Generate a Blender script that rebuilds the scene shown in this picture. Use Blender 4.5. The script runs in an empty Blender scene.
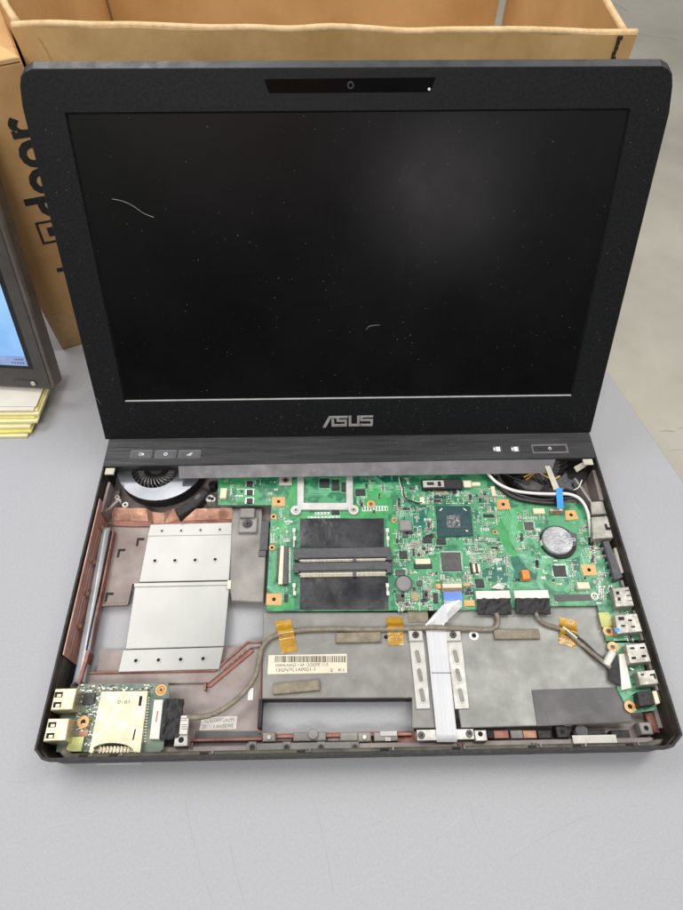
import bpy, bmesh, math, random
from mathutils import Vector, Matrix
random.seed(7)
S = bpy.context.scene
COL = S.collection
MM = 0.001

# ---------------------------------------------------------------- camera
CAMC = Vector((-13.141, -53.805, 425.071))
CAMR = (0.593587, -0.001955, -0.018473)
FPX = 608.05
cam_d = bpy.data.cameras.new('camera'); cam = bpy.data.objects.new('camera', cam_d); COL.objects.link(cam)
cam.location = CAMC * MM; cam.rotation_euler = CAMR
cam_d.sensor_fit = 'VERTICAL'; cam_d.sensor_height = 24; cam_d.lens = FPX / 910 * 24
cam_d.clip_start = 0.01; cam_d.clip_end = 60
S.camera = cam
# ---------------------------------------------------------------- world and lamps
w = bpy.data.worlds.new('World'); S.world = w; w.use_nodes = True
nt = w.node_tree; nt.nodes.clear()
o_ = nt.nodes.new('ShaderNodeOutputWorld'); bg = nt.nodes.new('ShaderNodeBackground')
tc = nt.nodes.new('ShaderNodeTexCoord'); nz = nt.nodes.new('ShaderNodeTexNoise'); rp = nt.nodes.new('ShaderNodeValToRGB')
nz.inputs['Scale'].default_value = 1.7; nz.inputs['Detail'].default_value = 3
rp.color_ramp.elements[0].position = .36; rp.color_ramp.elements[0].color = (.30, .30, .31, 1)
rp.color_ramp.elements[1].position = .68; rp.color_ramp.elements[1].color = (.95, .93, .90, 1)
nt.links.new(tc.outputs['Generated'], nz.inputs['Vector']); nt.links.new(nz.outputs['Fac'], rp.inputs['Fac'])
sx_ = nt.nodes.new('ShaderNodeSeparateXYZ'); er = nt.nodes.new('ShaderNodeValToRGB'); mx_ = nt.nodes.new('ShaderNodeMix'); mx_.data_type = 'RGBA'; mx_.blend_type = 'MULTIPLY'; mx_.inputs['Factor'].default_value = 1
er.color_ramp.elements[0].position = .0; er.color_ramp.elements[0].color = (.16, .16, .16, 1); er.color_ramp.elements[1].position = .75; er.color_ramp.elements[1].color = (1.25, 1.25, 1.27, 1)
e_ = er.color_ramp.elements.new(.30); e_.color = (.34, .34, .34, 1)
nt.links.new(tc.outputs['Generated'], sx_.inputs[0]); nt.links.new(sx_.outputs['Z'], er.inputs['Fac'])
prev = rp.outputs['Color']
for dv_, r0, r1, cc in (((.163, -.932, .307), .9998, .9935, (2.3, 2.1, 2.1)), ((-.12, -.90, .42), .999, .975, (.25, .15, .14)), ((.33, -.87, .36), .998, .96, (.12, .12, .12)), ((-.36, -.86, .36), .998, .95, (.2, .2, .18))):  # unseen bright patches added to the world to glow in the screen
    vd = nt.nodes.new('ShaderNodeVectorMath'); vd.operation = 'DOT_PRODUCT'; vd.inputs[1].default_value = Vector(dv_).normalized()
    mr_ = nt.nodes.new('ShaderNodeMapRange'); mr_.interpolation_type = 'SMOOTHSTEP'; mr_.inputs[1].default_value = r1; mr_.inputs[2].default_value = r0
    ad = nt.nodes.new('ShaderNodeMix'); ad.data_type = 'RGBA'; ad.blend_type = 'ADD'; ad.inputs['B'].default_value = (*[q*2.6 for q in cc], 1)
    nt.links.new(tc.outputs['Generated'], vd.inputs[0]); nt.links.new(vd.outputs['Value'], mr_.inputs[0]); nt.links.new(mr_.outputs[0], ad.inputs['Factor']); nt.links.new(prev, ad.inputs['A']); prev = ad.outputs['Result']
nt.links.new(prev, mx_.inputs['A']); nt.links.new(er.outputs['Color'], mx_.inputs['B']); nt.links.new(mx_.outputs['Result'], bg.inputs['Color']); nt.links.new(bg.outputs[0], o_.inputs[0])
bg.inputs['Strength'].default_value = .80

def area(name, loc, tgt, sx, sy, power, col=(1, .97, .93)):
    d = bpy.data.lights.new(name, 'AREA'); d.shape = 'RECTANGLE'; d.size = sx; d.size_y = sy; d.energy = power; d.color = col
    o = bpy.data.objects.new(name, d); COL.objects.link(o); o.location = loc
    o.rotation_euler = (Vector(tgt) - Vector(loc)).to_track_quat('-Z', 'Y').to_euler()
area('ceiling_light', (-1.05, 1.0, 2.3), (0, .1, 0), 1.9, .8, 33)
area('ceiling_light', (0.9, 0.55, 2.4), (0, .1, 0), .35, 1.7, 29)
area('ceiling_light', (-0.4, -1.5, 2.4), (0, .1, 0), 1.8, .5, 44)
S.view_settings.view_transform = 'Standard'; S.view_settings.look = 'None'
S.view_settings.exposure = 0.0; S.view_settings.gamma = 1
S.render.engine = 'CYCLES'

# ---------------------------------------------------------------- pixel rays (calibration of the photograph)
from mathutils import Euler
RM = Euler(CAMR).to_matrix()
def ray(x, y): return RM @ Vector(((x - 341.5) / FPX, -(y - 455) / FPX, -1))
GZ = 0.0      # height added to everything mounted above the case floor
def px(x, y, z=0.0):
    d = ray(x, y); q = CAMC + d * ((z + GZ - CAMC.z) / d.z); q.z = z; return q
def pl(x, y, o, n):
    d = ray(x, y); return CAMC + d * ((o - CAMC).dot(n) / d.dot(n))

# ---------------------------------------------------------------- materials
def mat(name, col, rough=.5, metal=0., var=.15, vs=60., bump=0., bs=900., col2=None, spec=.5, rvar=.12, detail=5, emit=0, stretch=None, bd=.0003, lo=.35, hi=.65):
    m = bpy.data.materials.new(name); m.use_nodes = True; n = m.node_tree.nodes; l = m.node_tree.links
    b = n['Principled BSDF']
    tc = n.new('ShaderNodeTexCoord'); src = tc.outputs['Object']
    if stretch:
        mp = n.new('ShaderNodeMapping'); mp.inputs['Scale'].default_value = stretch; l.new(src, mp.inputs[0]); src = mp.outputs[0]
    t = n.new('ShaderNodeTexNoise'); t.inputs['Scale'].default_value = vs; t.inputs['Detail'].default_value = detail; t.inputs['Roughness'].default_value = .62
    l.new(src, t.inputs['Vector'])
    r = n.new('ShaderNodeValToRGB'); r.color_ramp.elements[0].position = lo; r.color_ramp.elements[1].position = hi
    c2 = col2 or tuple(min(1, c * (1 + var)) for c in col); c1 = col if col2 else tuple(c * (1 - var) for c in col)
    r.color_ramp.elements[0].color = (*c1, 1); r.color_ramp.elements[1].color = (*c2, 1)
    l.new(t.outputs['Fac'], r.inputs['Fac']); l.new(r.outputs['Color'], b.inputs['Base Color'])
    mr = n.new('ShaderNodeMapRange'); mr.inputs[1].default_value = .3; mr.inputs[2].default_value = .7
    mr.inputs[3].default_value = max(.02, rough - rvar); mr.inputs[4].default_value = min(1, rough + rvar)
    t2 = n.new('ShaderNodeTexNoise'); t2.inputs['Scale'].default_value = vs * 2.3; t2.inputs['Detail'].default_value = 4; l.new(src, t2.inputs['Vector'])
    l.new(t2.outputs['Fac'], mr.inputs[0]); l.new(mr.outputs[0], b.inputs['Roughness'])
    b.inputs['Metallic'].default_value = metal; b.inputs['Specular IOR Level'].default_value = spec
    if bump:
        t3 = n.new('ShaderNodeTexNoise'); t3.inputs['Scale'].default_value = bs; t3.inputs['Detail'].default_value = 3; l.new(src, t3.inputs['Vector'])
        bp = n.new('ShaderNodeBump'); bp.inputs['Strength'].default_value = bump; bp.inputs['Distance'].default_value = bd
        l.new(t3.outputs['Fac'], bp.inputs['Height']); l.new(bp.outputs[0], b.inputs['Normal'])
    if emit:
        l.new(r.outputs['Color'], b.inputs['Emission Color']); b.inputs['Emission Strength'].default_value = emit
    return m
M = dict(
 table=mat('grey laminate', (.325,.33,.35), .5, vs=600, col2=(.375,.38,.402), detail=8, bump=.45, bs=1100, lo=.25, hi=.75),
 edge=mat('table edge band', (.30,.31,.33), .5),
 scr_d=mat('laminate scratch dark', (.31,.31,.33), .5), scr_l=mat('laminate scratch light', (.40,.405,.43), .5),
 floor=mat('concrete floor', (.40,.38,.31), .55, vs=2.2, col2=(.54,.515,.44), bump=.2, bs=60, detail=10),
 steel_leg=mat('table leg steel', (.25,.25,.26), .4, 1),
 plastic=mat('black textured plastic', (.006,.0068,.008), .48, var=.45, vs=500, bump=.6, bs=2500, spec=.2),
 plastic2=mat('black matte plastic', (.010,.010,.010), .55, var=.4, vs=200, bump=.3, bs=1800),
 lid_edge=mat('grey lid edge', (.032,.034,.038), .4, var=.15),
 screen=mat('dark matte lcd', (.003,.0032,.0034), .17, var=.3, vs=15, bump=.05, bs=4000, spec=.34, rvar=.03),
 pale_strip=mat('pale strip', (.5,.5,.5), .4),
 gloss=mat('glossy black', (.0015,.0015,.0015), .03, rvar=.01, spec=.12),
 lens=mat('webcam lens', (.028,.03,.034), .3), white=mat('white ink', (.72,.72,.71), .5),
 logo=mat('brushed silver lettering', (.45,.44,.42), .38, .6, var=.1),
 brushed=mat('dark brushed strip', (.021,.021,.023), .45, .1, var=.6, vs=300, stretch=(.05,1,1), bump=.4, bs=1400),
 ledgecoat=mat('dusty olive ledge', (.06,.06,.045), .6, vs=60, col2=(.15,.145,.11), bump=.5, bs=900),
 rail=mat('pale grey rail', (.34,.355,.39), .42, .1, var=.12, vs=30),
 ledge=mat('grey painted ledge', (.135,.132,.14), .5, .1, var=.12, bump=.2, bs=2500),
 btn=mat('slate button', (.06,.065,.075), .35), icon=mat('button icon', (.55,.56,.58), .5),
 case=mat('coated case interior', (.20,.155,.14), .5, .15, vs=32, col2=(.30,.262,.25), bump=.3, bs=1500),
 copper=mat('copper toned coating', (.16,.055,.04), .45, .3, vs=60, col2=(.36,.165,.125), bump=.3, bs=900),
 copperp=mat('pinkish copper lining', (.42,.22,.17), .42, .2, vs=50, col2=(.62,.42,.37), bump=.3, bs=900),
 copperb=mat('bare copper sheet', (.16,.075,.05), .42, .6, vs=70, col2=(.36,.20,.14), bump=.3, bs=500),
 greyplate=mat('dull grey shield', (.175,.172,.16), .5, .15, vs=60, col2=(.24,.238,.222), bump=.25, bs=1500, detail=9),
 stained=mat('stained grey shield', (.19,.192,.178), .5, .2, vs=42, col2=(.32,.325,.305), bump=.25, bs=1500, detail=10, lo=.3, hi=.72),
 darkgrey=mat('dark grey sheet', (.10,.096,.10), .55, .1, vs=30, var=.18, bump=.2, bs=1500),
 greyplastic=mat('grey moulded plastic', (.24,.228,.21), .55, .1, vs=35, var=.25, bump=.2, bs=1400),
 steel=mat('satin sheet steel', (.37,.375,.36), .24, .10, var=.06, vs=14, bump=.05, bs=2500, rvar=.05),
 fansteel=mat('polished fan cover', (.19,.20,.22), .18, .5, var=.2, vs=16, rvar=.05),
 bright=mat('bright bracket steel', (.45,.44,.405), .4, .25, var=.1, vs=80),
 cpu_steel=mat('nickel bracket', (.55,.55,.53), .35, .3, var=.12, vs=90, bump=.2, bs=1500),
 connsteel=mat('connector shell', (.33,.32,.285), .38, .35, var=.25, vs=120, bump=.25, bs=1200),
 gold=mat('dull brass plating', (.50,.43,.29), .40, .65, vs=130, col2=(.68,.62,.45), bump=.35, bs=1500),
 hole=mat('dark hole', (.004,.004,.004), .8), dark=mat('dark recess', (.012,.011,.011), .7, var=.4),
 screw=mat('dark screw', (.06,.06,.06), .35, .7), screwl=mat('light screw', (.42,.41,.38), .35, .7),
 rubber=mat('rubber', (.02,.02,.02), .8),
 film=mat('black insulating film', (.009,.009,.011), .3, vs=30, col2=(.03,.03,.036), bump=.3, bs=80, bd=.002),
 slot=mat('slate slot plastic', (.068,.07,.078), .5, var=.15, vs=200),
 pins=mat('tarnished contacts', (.5,.46,.36), .4, .4, vs=900, col2=(.24,.22,.17), stretch=(1,.02,1)),
 pcb=mat('green solder mask', (.024,.16,.08), .33, vs=85, col2=(.07,.30,.14), lo=.44, hi=.52, detail=3, bump=.1, bs=900),
 boardg=mat('grey green board', (.06,.115,.085), .4, vs=120, col2=(.16,.21,.16)),
 pour=mat('bright green copper pour', (.035,.25,.075), .33, vs=120, col2=(.065,.36,.12), detail=4),
 pourd=mat('teal green pour', (.012,.125,.085), .33, var=.2, vs=120), trace=mat('trace', (.17,.46,.27), .35, var=.2, vs=300),
 silk=mat('silkscreen', (.58,.64,.57), .5, var=.15, vs=900), solder=mat('solder', (.60,.61,.58), .3, .5, var=.25, vs=1500),
 chip=mat('chip black', (.022,.022,.024), .45, var=.25, vs=300), chipg=mat('chip grey', (.07,.068,.066), .45, var=.25, vs=300),
 chipb=mat('chip brown', (.17,.11,.07), .45, var=.3, vs=500), tan=mat('capacitor tan', (.34,.27,.17), .5, var=.3, vs=900),
 bga=mat('chip package teal', (.012,.05,.055), .38, var=.2, vs=150), die=mat('silicon die', (.075,.09,.11), .18, .3, vs=350, col2=(.24,.24,.25)),
 pad=mat('bare copper pad', (.62,.33,.12), .4, .15, vs=150, var=.12), orange=mat('orange pad', (.68,.23,.05), .6),
 cream=mat('cream connector', (.68,.62,.45), .5, var=.1), whitec=mat('white connector', (.66,.65,.59), .45, var=.08, vs=200),
 coin=mat('coin cell', (.24,.25,.265), .33, .55, vs=110, col2=(.46,.47,.49), bump=.4, bs=500), inductor=mat('grey inductor', (.22,.22,.22), .5),
 blue=mat('blue tab', (.03,.28,.72), .4, var=.1), blue2=mat('blue stiffener', (.12,.24,.65), .4),
 ffc=mat('pale flat cable', (.50,.51,.53), .38, vs=700, col2=(.555,.565,.585), stretch=(1,.01,1), bump=.3, bs=700), ffcs=mat('silver flat cable', (.55,.55,.55), .3, .4),
 btape=mat('black cloth tape', (.012,.012,.013), .6, var=.4, vs=150, bump=.8, bs=160, bd=.001),
 kapton=mat('amber polyimide tape', (.30,.15,.008), .2, vs=90, col2=(.48,.27,.02), bump=.7, bs=140, bd=.0008),
 ctape=mat('cream tape', (.5,.47,.38), .5, bump=.4, bs=300), ytape=mat('pale yellow tape', (.48,.5,.17), .4, bump=.5, bs=250, bd=.001),
 foam=mat('taupe foam', (.23,.20,.145), .9, vs=200, var=.2, bump=.8, bs=900),
 cable=mat('taupe cable sleeve', (.21,.18,.135), .65, vs=300, var=.25, bump=.6, bs=1200),
 wire_w=mat('white wire', (.68,.68,.66), .45, var=.08), wire_b=mat('black wire', (.012,.012,.012), .4),
 wire_o=mat('orange wire', (.65,.22,.03), .5), wire_y=mat('yellow wire', (.65,.5,.1), .5),
 label=mat('cream paper label', (.66,.60,.47), .6, var=.06), wlabel=mat('white paper label', (.60,.58,.54), .6, var=.06), ink=mat('black ink', (.015,.015,.015), .6),
 inkg=mat('grey ink', (.16,.15,.14), .6), red=mat('red ink', (.6,.06,.05), .6),
 card=mat('kraft cardboard', (.52,.315,.12), .78, vs=22, col2=(.68,.45,.20), bump=.5, bs=300, detail=12),
 card2=mat('brown kraft cardboard', (.43,.235,.085), .75, vs=16, col2=(.58,.35,.15), bump=.5, bs=300, detail=12),
 cardin=mat('cardboard lining', (.50,.30,.115), .8, vs=10, col2=(.64,.42,.19), bump=.3, bs=300, detail=9),
 cardedge=mat('cardboard edge', (.56,.38,.19), .9, vs=160, col2=(.70,.51,.29), bump=.8, bs=500),
 cline=mat('board edge line', (.03,.02,.012), .8), pack=mat('clear packing tape', (.50,.30,.13), .18, vs=30, var=.15, bump=.9, bs=50, bd=.002),
 mon=mat('dark monitor bezel', (.095,.086,.078), .35, .4, var=.1), mon_e=mat('bronze monitor frame', (.17,.145,.13), .38, .6, var=.15), monb=mat('black inner bezel', (.012,.012,.013), .3),
 lcd=mat('lit monitor picture', (.16,.34,.62), .3, vs=12, col2=(.26,.46,.74), emit=.62), lcdbar=mat('lit task bar', (.17,.24,.42), .3, emit=.7), lcdtxt=mat('lit characters', (.05,.07,.14), .3, emit=.3),
 paper=mat('white sheet', (.68,.66,.58), .7, var=.05), ypaper=mat('yellow sheet', (.72,.64,.20), .7, vs=40, var=.12), ypaper2=mat('pale yellow sheet', (.78,.73,.42), .7, vs=40, var=.08),
 dust=mat('dust', (.30,.30,.28), .8, var=.5, vs=30),
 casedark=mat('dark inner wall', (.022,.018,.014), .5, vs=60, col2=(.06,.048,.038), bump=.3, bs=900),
)

# ---------------------------------------------------------------- mesh builder (all input in millimetres)
class MB:
    def __init__(s, off=(0, 0, 0)): s.v = []; s.f = []; s.m = []; s.sm = []; s.mats = []; s.off = Vector(off); s.dz = GZ
    def mi(s, m):
        if m not in s.mats: s.mats.append(m)
        return s.mats.index(m)
    def add(s, vs, fs, m, sm=False):
        b = len(s.v); i = s.mi(m); s.v += [tuple(v) for v in vs]
        for f in fs: s.f.append(tuple(b + k for k in f)); s.m.append(i); s.sm.append(sm)
    def prism(s, pts, z0, z1, m, b=0., side=None, top=None):
        pts = [Vector((p[0], p[1])) for p in pts]; n = len(pts)
        ar = sum(pts[i].x * pts[(i+1) % n].y - pts[(i+1) % n].x * pts[i].y for i in range(n))
        if ar < 0: pts.reverse()
        vs = [(p.x, p.y, z0) for p in pts]
        if b:
            ins = []
            for i in range(n):
                a, c, d = pts[i-1], pts[i], pts[(i+1) % n]
                e1 = (c-a).normalized(); e2 = (d-c).normalized(); n1 = Vector((-e1.y, e1.x)); n2 = Vector((-e2.y, e2.x))
                k = n1 + n2; den = max(.35, k.length_squared / 2); ins.append(c + k / den * b)
            vs += [(p.x, p.y, z1 - b) for p in pts] + [(p.x, p.y, z1) for p in ins]; L = 3
        else: vs += [(p.x, p.y, z1) for p in pts]; L = 2
        sd = []
        for k in range(L - 1):
            for i in range(n): j = (i+1) % n; sd.append((k*n+i, k*n+j, (k+1)*n+j, (k+1)*n+i))
        s.add(vs, sd, side or m)
        base = len(s.v) - len(vs)
        i1 = s.mi(top or m)
        s.f.append(tuple(base + (L-1)*n + i for i in range(n))); s.m.append(i1); s.sm.append(False)
        s.f.append(tuple(base + i for i in reversed(range(n)))); s.m.append(s.mi(side or m)); s.sm.append(False)
        return s
    def box(s, x0, y0, z0, x1, y1, z1, m, b=0., rot=0, top=None):
        cx, cy = (x0+x1)/2, (y0+y1)/2; c, sn = math.cos(rot), math.sin(rot)
        P = [(cx + (x-cx)*c - (y-cy)*sn, cy + (x-cx)*sn + (y-cy)*c) for x, y in ((x0, y0), (x1, y0), (x1, y1), (x0, y1))]
        return s.prism(P, z0, z1, m, b, top=top)
    def disc(s, x, y, r, z0, z1, m, b=0., n=24, a0=0, a1=math.tau):
        return s.prism([(x + r*math.cos(a0 + (a1-a0)*i/n), y + r*math.sin(a0 + (a1-a0)*i/n)) for i in range(n)], z0, z1, m, b)
    def ring(s, outer, inner, z0, z1, m, inm=None, topm=None):
        n = len(outer); vs = []
        for z in (z0, z1):
            vs += [(p[0], p[1], z) for p in outer]; vs += [(p[0], p[1], z) for p in inner]
        o0, i0, o1, i1 = 0, n, 2*n, 3*n; A = []; B = []; T = []
        for i in range(n):
            j = (i+1) % n
            A.append((o0+i, o0+j, o1+j, o1+i)); B.append((i0+j, i0+i, i1+i, i1+j)); T.append((o1+i, o1+j, i1+j, i1+i)); A.append((o0+j, o0+i, i0+i, i0+j))
        b = len(s.v); s.v += vs
        for L, mm in ((A, m), (B, inm or m), (T, topm or m)):
            k = s.mi(mm)
            for f in L: s.f.append(tuple(b+q for q in f)); s.m.append(k); s.sm.append(False)
        return s
    def cring(s, x, y, r1, r0, z0, z1, m, n=28):
        c = [(math.cos(math.tau*i/n), math.sin(math.tau*i/n)) for i in range(n)]
        return s.ring([(x+r1*a, y+r1*b) for a, b in c], [(x+r0*a, y+r0*b) for a, b in c], z0, z1, m)
    def tube(s, pts, r, m, seg=8, sub=6, closed_ends=True):
        P = [Vector(p) for p in pts]; Q = []
        if len(P) > 2 and sub > 1:
            for i in range(len(P)-1):
                a = P[max(0, i-1)]; b = P[i]; c = P[i+1]; d = P[min(len(P)-1, i+2)]
                for k in range(sub):
                    t = k/sub; Q.append(.5*((2*b)+(c-a)*t+(2*a-5*b+4*c-d)*t*t+(3*b-a-3*c+d)*t**3))
            Q.append(P[-1])
        else: Q = P
        vs = []; fs = []; up = Vector((0, 0, 1))
        for i, q in enumerate(Q):
            t = (Q[min(i+1, len(Q)-1)] - Q[max(0, i-1)]).normalized()
            u = t.cross(up); u = u.normalized() if u.length > 1e-4 else Vector((1, 0, 0)); v = u.cross(t)
            for k in range(seg): a = math.tau*k/seg; vs.append(q + u*math.cos(a)*r + v*math.sin(a)*r)
        for i in range(len(Q)-1):
            for k in range(seg): j = (k+1) % seg; fs.append((i*seg+k, i*seg+j, (i+1)*seg+j, (i+1)*seg+k))
        fs.append(tuple(range(seg))); fs.append(tuple(reversed(range((len(Q)-1)*seg, len(Q)*seg))))
        s.add(vs, fs, m, True); return s
    def ribbon(s, pts, wv, m, t=.25):
        """flat strip through 3D centre points, half-width vectors wv (one or a list), thickness t"""
        n = len(pts); W = wv if isinstance(wv, list) else [wv]*n; vs = []; fs = []
        for p, w in zip(pts, W):
            p = Vector(p); w = Vector(w); vs += [p-w, p+w, p+w-Vector((0, 0, t)), p-w-Vector((0, 0, t))]
        for i in range(n-1):
            for k in range(4): j = (k+1) % 4; fs.append((4*i+k, 4*i+j, 4*i+4+j, 4*i+4+k))
        fs += [(3, 2, 1, 0), (4*n-4, 4*n-3, 4*n-2, 4*n-1)]
        s.add(vs, fs, m); return s
    def build(s, name, parent=None, label=None, kind=None):
        me = bpy.data.meshes.new(name)
        me.from_pydata([((x-s.off.x)*MM, (y-s.off.y)*MM, (z+s.dz-s.off.z)*MM) for x, y, z in s.v], [], s.f)
        for m in s.mats: me.materials.append(M[m] if isinstance(m, str) else m)
        me.polygons.foreach_set('material_index', s.m); me.polygons.foreach_set('use_smooth', s.sm)
        bm = bmesh.new(); bm.from_mesh(me); bmesh.ops.recalc_face_normals(bm, faces=bm.faces); bm.to_mesh(me); bm.free()
        me.update(); o = bpy.data.objects.new(name, me); COL.objects.link(o)
        if parent: o.parent = parent
        if label: o['label'] = label
        if kind: o['kind'] = kind
        return o
def empty(name, label, cat, loc=(0, 0, 0), group=None):
    o = bpy.data.objects.new(name, None); COL.objects.link(o); o.location = Vector(loc)*MM; o['label'] = label; o['category'] = cat
    if group: o['group'] = group
    return o
def text_mesh(txt, size, ext=.05, sx=1., bold=0., shear=0.):
    cu = bpy.data.curves.new('t', 'FONT'); cu.body = txt; cu.size = size; cu.extrude = ext; cu.align_x = 'LEFT'; cu.offset = bold; cu.shear = shear; cu.resolution_u = 3
    o = bpy.data.objects.new('t', cu); COL.objects.link(o); dg = bpy.context.evaluated_depsgraph_get()
    me = bpy.data.meshes.new_from_object(o.evaluated_get(dg)); bpy.data.objects.remove(o)
    v = [(a.co.x*sx, a.co.y, a.co.z) for a in me.vertices]; f = [tuple(p.vertices) for p in me.polygons]
    bpy.data.meshes.remove(me); return v, f
def add_text(mb, txt, size, mtx, m, **k):
    v, f = text_mesh(txt, size, **k); mb.add([mtx @ Vector(p) for p in v], f, m)

# ================================================================ SETTING: floor, table
fl = MB(); fl.add([(-9000, -9000, -750), (9000, -9000, -750), (9000, 12000, -750), (-9000, 12000, -750)], [(0, 1, 2, 3)], 'floor')
for k in range(26):   # fine scuffs and cracks in the concrete
    x, y = random.uniform(200, 2200), random.uniform(300, 3800); a = random.uniform(0, math.tau); L = random.uniform(60, 420); ps = []
    for i in range(7): ps.append((x + math.cos(a)*L*i/6, y + math.sin(a)*L*i/6, -749.4)); a += random.uniform(-.25, .25)
    fl.ribbon(ps, (random.uniform(.8, 2.4), random.uniform(.3, 1.5), 0), random.choice(['edge', 'floor']), .2)
f_o = fl.build('floor'); f_o['kind'] = 'structure'
M['fstain'] = mat('floor stain', (.3,.28,.22), .6, vs=9, col2=(.4,.37,.3))

tb = empty('table', 'light grey laminate work table with a scuffed top under the opened laptop', 'table', (0, 0, -750))
T = MB((0, 0, -750)); du = Vector((-.2475, .9689)); dv = Vector((-.9689, -.2475))
A = Vector((242.2, 324.3)) - du*950; B = A + du*1420; D = A + dv*1400; Cc = B + dv*1400
T.prism([A, B, Cc, D], -28, 0, 'table', 1.2, side='edge')
def scratch(p, q, bend, wd, m):
    a = px(*p); b = px(*q); c = (a+b)/2 + Vector((b.y-a.y, a.x-b.x, 0))*bend; n = 14; d = (b-a).normalized(); wv = Vector((-d.y, d.x, 0))*wd
    T.ribbon([((1-t)**2*a + 2*t*(1-t)*c + t*t*b) + Vector((0, 0, .05)) for t in [i/n for i in range(n+1)]], wv, m, .08)
for p, q, bnd, m in [((185,800),(214,905),.06,'scr_d'), ((230,845),(246,908),.03,'scr_d'), ((313,800),(333,893),-.05,'scr_d'), ((350,890),(487,790),.10,'scr_l'), ((470,800),(480,835),.1,'scr_d'),
                     ((560,880),(640,845),.03,'scr_l'), ((655,615),(682,621),.0,'scr_l'), ((20,830),(130,800),.08,'scr_l'), ((100,880),(175,868),-.1,'scr_l'), ((510,860),(600,812),-.07,'scr_d'),
                     ((0,601),(60,598),.0,'scr_l'), ((12,520),(40,470),.04,'scr_l'), ((620,470),(650,530),.03,'scr_l'), ((420,812),(455,800),.2,'scr_d')]:
    scratch(p, q, bnd, .12, m)
for k in range(60):
    p = (random.uniform(0, 683), random.uniform(780, 905)); a = random.uniform(0, math.tau); L = random.uniform(3, 12)
    scratch(p, (p[0]+L*math.cos(a), p[1]+L*math.sin(a)*.8), random.uniform(-.2, .2), .07, random.choice(['scr_d', 'scr_l', 'scr_l']))
T.build('tabletop', tb)
for s_, t_ in ((60, 60), (1360, 60), (60, 1340), (1360, 1340)):
    c = A + du*s_ + dv*t_; L = MB((0, 0, -750)); L.box(c.x-20, c.y-20, -750, c.x+20, c.y+20, -28, 'steel_leg', 1); L.build('leg', tb)

# ================================================================ BACKGROUND BOXES
def wall_mb(mb, a, b, z0, za, zb, th, mo, mi_, n=10, wob=1.2, side=1):
    """cardboard wall from a to b (plan), top heights za, zb; thickness th towards 'side'"""
    a = Vector(a); b = Vector(b); d = (b-a).normalized(); nrm = Vector((-d.y, d.x))*side; vs = []
    for i in range(n+1):
        t = i/n; p = a.lerp(b, t); q = p + nrm*th; z = za + (zb-za)*t + random.uniform(-wob, wob)
        bow = nrm*(-math.sin(t*math.pi)*wob*2)
        vs += [(p.x, p.y, z0), (p.x+bow.x, p.y+bow.y, z), (q.x+bow.x, q.y+bow.y, z), (q.x, q.y, z0)]
    fo = []; fi = []; ft = []
    for i in range(n):
        k = 4*i; fo.append((k, k+4, k+5, k+1)); ft.append((k+1, k+5, k+6, k+2)); fi.append((k+2, k+6, k+7, k+3)); ft.append((k+3, k+7, k+4, k))
    ft += [(0, 1, 2, 3), (4*n+3, 4*n+2, 4*n+1, 4*n)]
    base = len(mb.v); mb.add(vs, fo, mo); 
    for L, mm in ((fi, mi_), (ft, 'cardedge')):
        k = mb.mi(mm)
        for f in L: mb.f.append(tuple(base+q for q in f)); mb.m.append(k); mb.sm.append(False)
    cap = [(Vector(vs[4*i+1]) + Vector(vs[4*i+2]))/2 + Vector((random.uniform(-.4, .4), random.uniform(-.4, .4), random.uniform(-.6, .5))) for i in range(n+1)]
    mb.tube(cap, th*.5, 'cardedge', 10, 3)
bx = empty('cardboard_box', 'large open brown cardboard box standing empty behind the laptop lid', 'box', (-20, 530, 0))
def BX(): return MB((-20, 530, 0))
NL, NR, BR, BL = (-220.5, 405), (196, 408), (170, 668), (-236, 668)
m = BX(); wall_mb(m, NL, NR, .5, 252, 244, 5, 'card', 'cardin', 16, .8); 
for k in range(9): z_ = 244 - k*3.2 - .6; m.box(183+random.uniform(-.5, .5), 407.2-.9, z_-2.4, 185.6+random.uniform(-.6, .6), 407.95, z_-.2, 'cline')
m.build('front_wall', bx)
for (xa, za, xb, zb) in ((-205, 246, -196, 205), (40, 243, 46, 205)):
    m = BX(); m.ribbon([(xa+(xb-xa)*t/6+random.uniform(-.8, .8), 403.9-.2+ (xa+(xb-xa)*t/6+218)*.0072, za+(zb-za)*t/6+random.uniform(-.6, .6)) for t in range(7)], (.22, 0, .12), 'card2', .12); m.build('crease', bx)
m = BX(); wall_mb(m, (-230, 664), (159, 668), .5, 268, 262, 5, 'card', 'cardin', 10, .8, -1); m.build('back_wall', bx)
m = BX(); wall_mb(m, (191, 413), (172, 668), .5, 244, 262, 5, 'card', 'cardin', 8, .8); m.build('side_wall', bx)
m = BX(); wall_mb(m, (-221.5, 411), (-252, 470), .5, 252, 262, 5, 'card', 'cardin', 5, .8, -1); wall_mb(m, (-252, 470), (-237, 668), .5, 262, 268, 5, 'card', 'cardin', 8, .8, -1); m.build('side_wall', bx)
m = BX(); m.prism([(-214, 410), (190, 413), (166, 662), (-230, 660)], 1, 5, 'card', top='cardin'); m.build('bottom', bx)
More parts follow.
